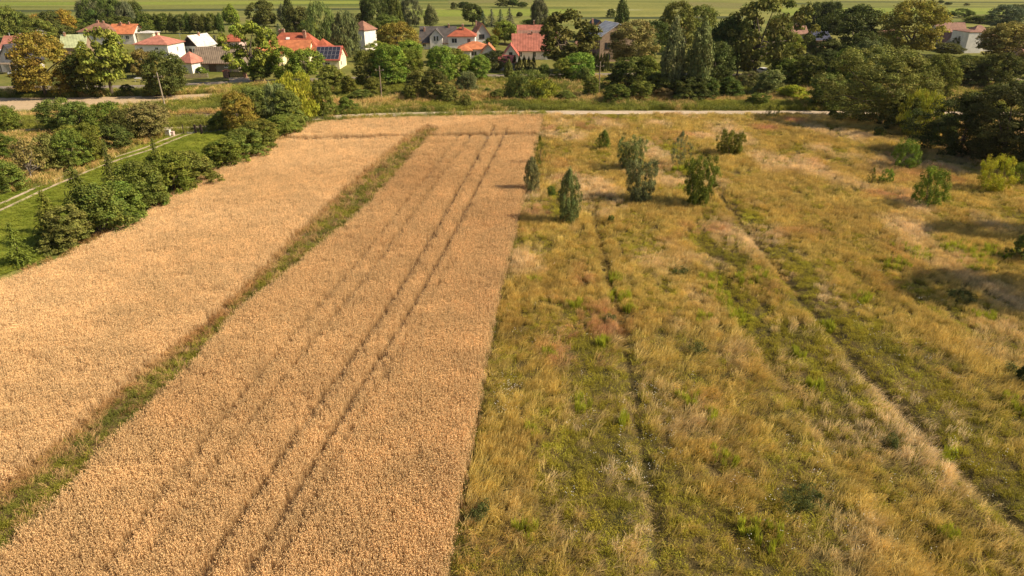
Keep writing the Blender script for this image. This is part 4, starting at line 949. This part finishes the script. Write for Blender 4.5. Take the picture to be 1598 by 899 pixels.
def house(name, label, px, by, W, D, eh, rh, rot=0, ridge='x', hip=False, wall=WH, roof=R_RED, o=.4, t=.16, win=(), chim=(), gabm=None, frame=None, wings=(), inset=None, cat='house', door=None, sky_=(), gutter=True):
    b = P(px, by); root = tag(empty(name, b, R(rot)), label, cat); mw, mr = MB(), MB()
    (hip_parts(mw, mr, W, D, eh, rh, o, t, inset=inset) if hip else gable_parts(mw, mr, W, D, eh, rh, ridge, o, t))
    mw.build('wall', wall, root); ro = mr.build('roof', roof, root)
    for (ww, wd, we, wr, wx, wy, kind, wm, rm, nm) in wings:
        a, c = MB(), MB()
        (hip_parts(a, c, ww, wd, we, wr, o*.8, t, wx, wy) if kind == 'h' else gable_parts(a, c, ww, wd, we, wr, kind, o*.8, t, wx, wy))
        g = a.build(nm, wm, root); c.build('roof', rm, g)
    for (face, u, z, w, h) in win: window(root, face, u, z, w, h, W, D, frame or FRAME)
    for (cx, cy, z1, s) in chim:
        c = MB().box(cx-s/2, cx+s/2, cy-s/2, cy+s/2, eh, z1).box(cx-s/2-.07, cx+s/2+.07, cy-s/2-.07, cy+s/2+.07, z1, z1+.12); c.build('chimney', RBRK, ro)
        MB().tube((cx, cy, z1+.12), (cx, cy, z1+.4), .12, .1).build('chimney_pot', CONC, ro)
    if gabm:      # timber clad gable triangle, 3 cm proud
        MB().add([(-W/2-.02, -.03, eh), (W/2+.02, -.03, eh), (0, -.03, rh+.02), (-W/2-.02, .02, eh), (W/2+.02, .02, eh), (0, .02, rh+.02)], [(0, 1, 2), (5, 4, 3), (0, 3, 4, 1), (1, 4, 5, 2), (2, 5, 3, 0)]).build('gable', gabm, root)
    if door:
        dx, dw, dh = door; dd = MB().box(dx-dw/2, dx+dw/2, -.05, .05, 0, dh).build('door', FRDK, root, bevel=.02)
        MB().box(dx+dw/2-.2, dx+dw/2-.12, -.12, -.05, dh*.48, dh*.52).build('handle', ALU, dd)
    if sky_:
        m = (rh-eh)/(D/2); an = math.atan(m)
        for (sx, sy, sw, sh) in sky_:
            k = MB().box(-sw/2, sw/2, -sh/2, sh/2, -.02, .08).build('skylight', FRAME, ro); k.location = (sx, sy, eh+m*sy+t+.03); k.rotation_euler = (an, 0, 0)
            g = MB().box(-sw/2+.08, sw/2-.08, -sh/2+.08, sh/2-.08, .08, .1).build('pane', GLASS, k)
    if gutter and not hip and ridge == 'x':
        m = (rh-eh)/(D/2); MB().tube((-W/2-o, -o-.06, eh-m*o+.03), (W/2+o, -o-.06, eh-m*o+.03), .07, n=6).build('gutter', GUT, root)
    return root, ro
house('gabled_house', 'grey-white gabled house with dark roof at the left edge', 19, 113, 5.6, 9, 2.5, 6.5, 0, 'y', wall=WH2, roof=R_DRK, win=[('f', .0, 3.9, 1.0, 1.2), ('f', .5, 1.2, 1.1, 1.4), ('f', 2.2, 1.1, .6, 1.8)], frame=FRDK, chim=[(.9, 4, 6.4, .5)])
house('cottage', 'cottage with red-brown roof behind the grey-white gabled house', 21, 89, 6.2, 7, 2.4, 5.4, 0, roof=R_PINK, wall=WH2, win=[('f', -1, 1.4, .9, 1)], chim=[(1.5, 3.5, 5.9, .5)])
house('flat_shed', 'low white shed beside the red-brown roofed cottage', 5, 92, 3.0, 3.5, 2.2, 2.5, 0, hip=True, roof=R_WHT, wall=WH, cat='shed', inset=1.2, win=[('f', 0, 1.2, .6, .6)])
house('long_shed', 'small white roofed shed far behind the amber roadside tree', 47, 62, 8, 4, 2.0, 3.0, 0, roof=R_WHT, wall=WH, cat='shed', win=[('f', 0, 1.2, .6, .6)])
house('workshop', 'low building with a pale green metal roof', 117, 88, 6.3, 8, 2.6, 5.6, 14, roof=R_GRN, wall=BRK, chim=[(-2.4, 3.6, 6.2, .5)], win=[('f', 1.5, 1.4, .9, .9)])
house('large_house', 'large greyish house with brown hip roof behind the maple', 152, 70, 11, 9, 4.0, 6.7, 0, hip=True, roof=R_BRN, wall=WH2, chim=[(-.5, 4.4, 7.2, .6), (1.2, 4.6, 7.0, .5)], win=[('f', -3, 2.8, 1, 1.1), ('f', 0, 2.8, 1, 1.1), ('f', 3, 2.8, 1, 1.1)])
house('orange_roof_house', 'house with bright orange roof and two dark chimneys', 192, 69, 8.2, 8, 3.4, 6.0, 0, roof=R_ORG, wall=WH2, chim=[(-1, 3.4, 6.5, .6), (1.6, 3.8, 6.6, .5)], win=[('f', -2, 2.2, 1, 1), ('f', 2, 2.2, 1, 1)], wings=[(5.5, 5, 3.3, 4.0, 7.2, 1.5, 'h', CREAM, R_WHT, 'annex')])
house('cube_house', 'white two-storey house with faded pink-red hip roof', 240, 94, 9.6, 9, 4.1, 6.3, -5, hip=True, roof=R_PINK, wall=WH, chim=[(-.3, 4.6, 6.9, .6)], win=[('f', -3, 3.1, .8, .6), ('f', 1.6, 3.1, .8, .6), ('r', .5, 2.6, .5, 1.1), ('f', 1.6, 1.2, .9, 1)])
house('timber_gable_house', 'white house with dark timber gable and pale metal roof', 299, 87, 5.4, 8.5, 2.7, 5.5, -14, 'y', roof=R_WHT, wall=WH, gabm=DARKW, win=[('f', -1.5, 1.4, .8, 1.1), ('f', 1.3, 1.4, .8, 1.1)], chim=[(.3, 4.5, 6.0, .5)], door=(0, .9, 2))
house('outbuilding', 'small white outbuilding with a pink-red pyramid roof beside the barn', 290, 114, 4.7, 4.7, 2.4, 4.9, -22, hip=True, roof=R_PINK, wall=WH, cat='outbuilding', win=[('f', 0, 1.3, .7, .8)], inset=2.3)
house('barn', 'old barn with weathered grey-brown roof and stone wall', 339, 112, 11.0, 7, 2.3, 5.5, 0, roof=R_ASB, wall=STONEW, cat='barn', door=(-1.0, 1.8, 1.9), win=[('f', 2.5, 1.4, .8, .6)])
house('small_house', 'small pinkish house with red hip roof behind the barn', 359, 80, 6.4, 6, 2.8, 4.8, 0, hip=True, roof=R_RED, wall=PINKW, win=[('f', -1.2, 1.6, .9, 1), ('f', 1.4, 1.6, .9, 1)])
hr, ro = house('red_roof_complex', 'big many-gabled house under orange-red tiled roofs', 457, 98, 14.5, 10, 3.0, 7.4, 0, hip=True, roof=R_RED, wall=CREAM, inset=3.6, chim=[(3.1, 3.6, 7.9, .8), (-3.4, 6, 8.1, .8), (-4.4, 6, 7.9, .5)],
    win=[('f', 2, 1.6, 1.1, 1.2), ('f', 5, 1.6, 1.1, 1.2)], wings=[(8, 8, 3.0, 6.5, -4.6, -6.5, 'h', CREAM, R_ORG, 'wing'), (7.5, 5, 2.6, 4.9, -6, -9.0, 'y', CREAM, R_ORG, 'porch_wing'), (8, 6, 3.0, 5.8, 1.5, -3, 'x', CREAM, R_ORG, 'middle_wing'), (5, 6, 3, 5.8, 7.6, 2.2, 'h', CREAM, R_RED, 'side_wing')])
for i, (a, b2, c) in enumerate([(1.0, 2.6, 5.35), (2.1, 2.6, 5.35), (1.6, 1.9, 4.85), (-1.4, 3.8, 6.0)]):
    k = MB().box(-.5, .5, -.4, .4, 0, .08).build('roof_window', GLASS if i < 3 else FRAME, ro); k.location = (a, b2-.9, c+.05); k.rotation_euler = (math.atan(4.2/5.3), 0, 0)
k = MB().box(-.35, .35, -.45, .45, 0, .1).build('roof_window', FRAME, ro); k.location = (4.6, .9, 4.55); k.rotation_euler = (math.atan(4.2/5.3), 0, 0)
hr, ro = house('solar_roof_house', 'cream gabled house with rows of dark solar panels on its red roof', 512, 108, 6.1, 8.2, 2.4, 5.2, 0, roof=R_BRED, wall=CREAM, win=[('r', 0, 3.4, .8, .9), ('r', -2, 1.3, .9, 1), ('f', 0, 1.2, 1.2, .9)])
pv = MB().box(-.49, .49, -.74, .74, .02, .07).build('solar_panel', ALU, ro); pc = MB().box(-.46, .46, -.71, .71, .07, .08).build('solar_cells', PV, pv); mm = (5.2-2.4)/4.1
for i in range(6):
    for j in range(3):
        if i or j: q = pv.copy(); S.collection.objects.link(q); q2 = pc.copy(); S.collection.objects.link(q2); q2.parent = q
        else: q = pv
        yy = .45+j*1.28; q.location = (-2.62+i*1.03, yy, 2.4+mm*yy+.16+.06); q.rotation_euler = (math.atan(mm), 0, 0)
house('tower_house', 'tall white two-storey house with brown hip roof', 560, 79, 5.6, 5.6, 6.0, 8.6, -30, hip=True, roof=R_BRN, wall=WH, win=[('f', -1, 4.6, .8, 1), ('r', 1.2, 1.6, .7, .9)], inset=2.5)
house('slate_roof_house', 'white house under a dark slate roof with a front gable', 683, 77, 11, 9, 2.2, 6.4, 0, roof=R_SLATE, wall=WH, chim=[(3.4, 4.2, 7.0, .5), (-4.3, 3.1, 6.2, .5)], win=[('f', -4.2, 1.4, 1, 1), ('f', 4.2, 1.4, 1, 1)],
    wings=[(3.9, 4.6, 3.9, 6.0, -.3, -.6, 'y', WH, R_SLATE, 'front_gable')])
w = S.objects[-1]
gb = [o_ for o_ in S.objects if o_.name.startswith('front_gable')][0]
for dx in (-.45, .45): f = MB().box(-.3+dx-.32, -.3+dx+.32, -.66, -.6, 2.5, 4.1).build('window', FRAME, gb.parent); MB().box(-.3+dx-.24, -.3+dx+.24, -.68, -.66, 2.6, 4.0).build('pane', GLASS, f)
house('red_hip_house', 'white house with dark red hip roof and a tall brick chimney', 721, 83, 8, 7, 4.7, 7.2, 0, hip=True, roof=R_RED, wall=WH, chim=[(.3, 2.4, 7.9, .6)], win=[('f', -2.2, 3.6, 1.5, 1.2), ('f', 2.2, 3.6, .9, 1.1)])
house('steep_gable_house', 'house with a steep terracotta roof and grey gable', 753, 72, 6.6, 8, 2.3, 7.0, 12, 'y', roof=R_TERR, wall=WH2, o=.6, win=[('f', -.2, 3.0, 1.6, 1.2), ('f', 1.6, 1.3, .8, .9)], chim=[(-1.4, 3.5, 7.4, .4)], frame=FRDK)
house('low_house', 'low house with wide bright orange hip roofs', 740, 91, 8.6, 7, 2.4, 4.3, 0, hip=True, roof=R_ORG, wall=WH, o=.7, win=[('f', 0, 1.3, 1.4, 1.1)], wings=[(3.4, 5, 2.2, 4.0, 4.2, -2.2, 'y', WH, R_ORG, 'wing'), (3.8, 4, 2.2, 3.7, -2.8, -2.0, 'h', WH, R_ORG, 'veranda')])
house('long_red_roof_house', 'long white house with a high plain red roof', 832, 93, 11.4, 8, 2.6, 6.5, 0, roof=R_LONG, wall=WH, win=[('f', -3.6, 1.4, .8, 1.2), ('f', .3, 1.4, .8, 1.2), ('f', 3.6, 1.4, .8, 1.2)], chim=[(-.4, 3.9, 7.1, .5)])
house('rear_brown_roof_house', 'brown roofed house wedged between the two long red roofs', 833, 84, 9, 6, 2.8, 6.3, 0, roof=R_RUST, wall=WH2, win=[('f', -4, 1.5, .8, 1)])
house('rear_red_roof_house', 'rearmost red roofed house behind the long white one', 838, 72, 12.5, 7, 2.8, 6.2, 0, roof=R_LONG, wall=WH2, win=[('f', -4, 1.5, .8, 1)], chim=[(-1, 3.5, 7.5, .4)])
house('annex', 'small white annex with steep red roof by the long red-roofed house', 797, 99, 3.9, 7, 2.2, 4.7, 0, 'y', roof=R_BRED, wall=WH, win=[('f', 0, 2.4, .8, .9)], frame=FRDK, cat='annex')
b = P(791, 110); r0 = tag(empty('lean_to_garage', b), 'grey lean-to garage with red sloped roof by the roadside hedge', 'garage')
MB().prism([(0, 0), (3.4, 0), (3.4, 3.1), (0, 1.9)], 'x', -2.0, 2.0).build('wall', WH2, r0); MB().prism([(-.3, 1.85), (3.7, 3.25), (3.7, 3.37), (-.3, 1.97)], 'x', -2.3, 2.3).build('roof', R_BRED, r0)
MB().box(-1.2, 1.2, -.04, .04, 0, 1.6).build('garage_door', WH2, r0, bevel=.01)
house('tin_shed', 'shed with a long brown tin roof behind dark thujas', 921, 95, 7.6, 7, 2.4, 5.0, 0, roof=R_RUST, wall=BRK, cat='shed', door=(1, 1.4, 2))
house('brick_house', 'unfinished brick house with a tilted grey metal roof', 962, 96, 10.4, 9, 6.6, 9.9, 16, 'y', roof=R_MET, wall=BRK, o=.5, win=[('f', -1.4, 7.0, 1.4, 1.2), ('f', -3, 4.2, 1.4, 1.6), ('f', 0, 4.2, 1.2, 1.2), ('f', -2.6, 1.4, 1.2, 1.6)], frame=FRDK)
house('dark_roof_house', 'narrow red brick house with dark pointed roof behind the brick house', 934, 67, 5.4, 7, 4.2, 7.2, 14, 'y', roof=R_DRK, wall=RBRK, chim=[(-1.8, 2, 7.5, .6)], win=[('f', 0, 4.5, .8, 1)], wings=[(7, 6, 4, 6.0, 4.5, 1.2, 'x', RBRK, R_BRN, 'wing')])
house('pink_roof_house', 'small distant house with dusty pink roof', 1244, 65, 6.4, 7, 2.6, 4.8, 0, roof=R_RUST, wall=WH2, win=[('f', 0, 1.4, .9, 1)], chim=[(0, 3.5, 5.3, .4)])
house('blue_roof_house', 'small house with dark blue roof and red brick side', 1283, 74, 5.2, 7, 2.4, 4.9, 10, roof=R_BLU, wall=RBRK, win=[('f', 0, 1.4, .9, 1)])
house('brown_roof_house', 'house with brown roof, dormer and white front gable', 1484, 75, 9.0, 8, 3.0, 7.3, 0, roof=R_BRN, wall=WH, win=[('f', 2.5, 1.6, .9, 1)], wings=[(4.8, 5, 2.2, 5.0, -3.0, -5.0, 'y', WH, R_BRN, 'front_wing'), (4.2, 3.4, 4.6, 6.1, -1.0, 1.2, 'x', WH, R_BRN, 'dormer')])
house('white_wall_house', 'white tall-walled house with brown roofs right of the white gable', 1517, 83, 5.0, 8, 5.9, 6.5, 3, hip=True, roof=R_BRN, wall=WH, win=[('l', 0, 4.0, .9, 1)], o=.1, wings=[(8, 7, 4.4, 7.4, 5.6, 4.5, 'h', WH, R_BRN, 'rear_wing')])
house('hidden_white_house', 'white house glimpsed between the dark tree and the amber giant', 1382, 84, 5.5, 7, 4.8, 6.4, 0, roof=R_BRN, wall=WH, win=[('f', 0, 3.4, .9, 1)])
house('hidden_red_house', 'red roof glimpsed between the pale poplars', 1060, 67, 5, 6, 2.6, 4.6, 0, roof=R_RED, wall=WH2, win=[('f', 0, 1.4, .9, 1)])
house('edge_house', 'pinkish house cut off by the right frame edge', 1609, 105, 6, 8, 4, 6, 0, roof=R_BRN, wall=PINKW, win=[('f', -1.6, 2.6, 1, 1.1), ('f', -1.6, 1.0, 1, 1.0)])
# pergola, gate, fence, garden table, poles, cars, rails
b = P(6, 116); r0 = tag(empty('pergola', b), 'open timber pergola in front of the grey-white gabled house', 'pergola')
for x_, y_ in ((-2, 0), (2, 0), (-2, 2.4), (2, 2.4)): MB().box(x_-.08, x_+.08, y_-.08, y_+.08, 0, 2.3).build('post', WOOD, r0)
MB().box(-2.3, 2.3, -.3, 2.7, 2.3, 2.42).build('pergola_roof', WOOD, r0)
r0 = tag(empty('entrance_gate', P(369, 121.5)), 'dark yard gate between two brick posts beside the barn', 'gate')
for x_ in (-2.2, 2.2):
    q = MB().box(x_-.35, x_+.35, -.25, .25, 0, 1.7).build('gate_post', RBRK, r0); MB().box(x_-.42, x_+.42, -.32, .32, 1.7, 1.85).build('post_cap', R_RED, q)
mb = MB().box(-1.8, 1.8, -.03, .03, .15, .25).box(-1.8, 1.8, -.03, .03, 1.3, 1.4)
for i in range(15): mb.box(-1.8+i*.25, -1.8+i*.25+.2, -.02, .02, .25, 1.3)
mb.build('gate_leaf', DARKW, r0)
r0 = tag(empty('brick_pier', P(355, 121)), 'short brick wall pier left of the dark yard gate', 'wall'); MB().box(-.9, .5, -.2, .2, 0, 1.4).build('wall', RBRK, r0); MB().box(-1, .6, -.28, .28, 1.4, 1.55).build('coping', R_RED, r0)
a_, b_ = P(288, 123), P(325, 121.5); r0 = tag(empty('picket_fence', a_, math.atan2((b_-a_).y, (b_-a_).x)), 'low weathered picket fence beside the road in front of the barn', 'fence'); L_ = (b_-a_).length
mb = MB().box(0, L_, -.02, .02, .3, .4).box(0, L_, -.02, .02, .75, .85)
for i in range(int(L_/.16)): mb.box(i*.16, i*.16+.1, -.045, -.02, .08, 1.0+.04*math.sin(i*7))
mb.build('pickets', WOOD, r0)
for i in range(4): MB().box(i*L_/3-.06, i*L_/3+.06, -.0, .12, 0, 1.1).build('post', CONC, r0)
r0 = tag(empty('garden_table', P(217, 127)), 'white garden table on the grass beyond the road', 'table'); MB().box(-.8, .8, -.5, .5, .70, .76).build('table_top', FRAME, r0, bevel=.02)
for x_, y_ in ((-.7, -.4), (.7, -.4), (-.7, .4), (.7, .4)): MB().tube((x_, y_, 0), (x_, y_, .7), .04).build('leg', FRAME, r0)
def pole(px, by, top, label, lean=0):
    b = P(px, by); h = Hpx(b, top); r0 = tag(empty('utility_pole', b), label, 'utility pole', 'utility poles'); r0.rotation_euler = (0, lean, 0)
    MB().tube((0, 0, -.2), (0, 0, h), .15, .10, 10).build('pole', WOOD if px > 300 else mat('pole_wood', (.36, .29, .21), .9, .3, 6), r0)
    MB().box(-.8, .8, -.06, .06, h-.75, h-.63).build('crossarm', WOOD, r0)
    for x_ in (-.7, 0, .7):
        zt = h-.63 if x_ else h; MB().tube((x_, 0, zt), (x_, 0, zt+.2), .05, .035, 8).build('insulator', CONC, r0)
pole(258, 168, 114, 'pale leaning utility pole beside the dark roadside tree', R(-2)); pole(596, 159, 104, 'grey utility pole in the middle of the verge'); pole(934, 152, 98, 'grey utility pole right of the bright roadside tree')
for px, by, tp, lb in ((22, 80, 51, 'tall white mast behind the grey-white gabled house'), (27, 80, 55, 'shorter white mast behind the grey-white gabled house')):
    b = P(px, by); h = Hpx(b, tp); r0 = tag(empty('mast', b), lb, 'mast'); MB().tube((0, 0, 0), (0, 0, h), .09, .05).build('pole', FRAME, r0); MB().box(-.35, .35, -.03, .03, h-.4, h-.34).build('antenna', ALU, r0)
b = P(285, 78); r0 = tag(empty('aerial', b), 'thin aerial mast between the pink hip roof and the metal roof', 'aerial'); MB().tube((0, 0, 0), (0, 0, 5.0), .04).build('pole', ALU, r0); MB().box(-.7, .7, -.02, .02, 4.8, 4.85).box(-.4, .4, -.02, .02, 4.5, 4.54).build('antenna', ALU, r0)
r0 = tag(empty('utility_cabinet', P(263, 212)), 'white cabinet with grey lid beside the rutted drive', 'cabinet'); MB().box(-.4, .4, -.3, .3, 0, .95).build('body', FRAME, r0, bevel=.03); MB().box(-.46, .46, -.36, .36, .95, 1.05).build('lid', CONC, r0, bevel=.02); MB().box(-.34, .34, -.315, -.3, .1, .88).build('door', CONC, r0)
r0 = tag(empty('stack_box', P(270, 211.5)), 'small pinkish box right beside the white cabinet', 'box'); MB().box(-.25, .25, -.25, .25, 0, .6).build('body', PINKW, r0, bevel=.02); MB().box(-.28, .28, -.28, .28, .6, .66).build('lid', PINKW, r0)
for px, lb in ((287, 'slim dark gate post at the drive, leftmost of three'), (306, 'thick dark gate post at the drive, middle of three'), (315, 'thick dark gate post at the drive, rightmost of three')):
    r0 = tag(empty('gate_post', P(px, 209)), lb, 'post'); w_ = .05 if px < 300 else .14; MB().box(-w_, w_, -w_, w_, 0, 1.45).build('post', DARKW, r0); MB().add([(-w_, -w_, 1.45), (w_, -w_, 1.45), (w_, w_, 1.45), (-w_, w_, 1.45), (0, 0, 1.55)], [(0, 1, 4), (1, 2, 4), (2, 3, 4), (3, 0, 4), (3, 2, 1, 0)]).build('post_cap', DARKW, r0)
PAVE = mat('grey_paving', (.36, .34, .33), .9, .2, 3); sheet('paved_apron', pl((288, 209), (318, 207), (352, 203), (335, 200), (300, 203)), .02, PAVE)
a_, b_ = P(-60, 136), P(-60, 136)
def car(px, by, label, paint, rot=0):
    r0 = tag(empty('parked_car', P(px, by), rot), label, 'car', 'parked cars'); m = mat('car_paint', paint, .3, .05, 2, spec=.6)
    prof = [(-2.1, .3), (2.1, .3), (2.15, .7), (2.0, .88), (1.15, .98), (-1.75, 1.02), (-2.1, .9)]
    MB().prism(prof, 'y', -.86, .86).build('body', m, r0, bevel=.08)
    MB().add([(-1.75, -.78, 1.0), (1.15, -.78, .97), (1.15, .78, .97), (-1.75, .78, 1.0), (-1.3, -.62, 1.45), (.35, -.62, 1.48), (.35, .62, 1.48), (-1.3, .62, 1.45)], [(3, 2, 1, 0), (0, 1, 5, 4), (1, 2, 6, 5), (2, 3, 7, 6), (3, 0, 4, 7), (4, 5, 6, 7)]).build('windows', GLASS, r0, bevel=.03)
    MB().box(-1.25, .3, -.6, .6, 1.47, 1.52).build('car_roof', m, r0, bevel=.02)
    for x_ in (-1.35, 1.35):
        for y_ in (-.8, .8):
            w_ = MB().tube((x_, y_-.1, .32), (x_, y_+.1, .32), .32, n=18).build('wheel', DARKW, r0); MB().tube((x_, y_-.115, .32), (x_, y_+.115, .32), .19, n=12).build('rim', ALU, w_)
    for y_ in (-.6, .6): MB().box(2.08, 2.16, y_-.18, y_+.18, .6, .76).build('headlight', GLASS, r0, bevel=.02); MB().box(-2.14, -2.06, y_-.15, y_+.15, .65, .85).build('tail_light', R_RED, r0)
car(30, 119, 'silver car parked before the grey-white gabled house', (.62, .62, .62), .1); car(1192, 116, 'white car half hidden behind the bushes by the road', (.8, .8, .8), -1.2); car(1222, 121, 'grey car half hidden behind the dark leafy bush', (.45, .44, .44), .05)
# railway
A0, A1 = P(-200, 201.5), P(500, 172.5); rt = tag(empty('railway_track', A0, math.atan2((A1-A0).y, (A1-A0).x)), 'rusty single railway track running behind the bushes', 'railway track'); L_ = (A1-A0).length
MB().prism([(-1.8, 0.0), (1.8, 0.0), (1.2, .32), (-1.2, .32)], 'x', 0, L_).build('ballast', mat('ballast', (.24, .18, .13), .95, .4, 6, bump=.8, bscale=8), rt)
mb = MB(); 
for i in range(int(L_/.65)): mb.box(i*.65, i*.65+.25, -1.2, 1.2, .30, .38)
so_ = mb.build('sleepers', WOOD, rt); so_['kind'] = 'stuff'
for y_ in (-.72, .72): MB().box(0, L_, y_-.05, y_+.05, .38, .52).build('rail', STEEL, rt)
# ------------------------------------------------------------------ air
hb = MB().box(-3600, 3600, -250, 6100, -1.1, 42).build('haze', None); hm = bpy.data.materials.new('thin_air'); hm.use_nodes = True; ht = hm.node_tree; ht.nodes.clear()
ho = ht.nodes.new('ShaderNodeOutputMaterial'); hv = ht.nodes.new('ShaderNodeVolumePrincipled'); hv.inputs['Density'].default_value = .00004; hv.inputs['Color'].default_value = (.92, .92, .92, 1); hv.inputs['Anisotropy'].default_value = .2
ht.links.new(hv.outputs[0], ho.inputs['Volume']); hb.data.materials.append(hm); tag(hb, None, kind='stuff')
S.cycles.volume_bounces = 0
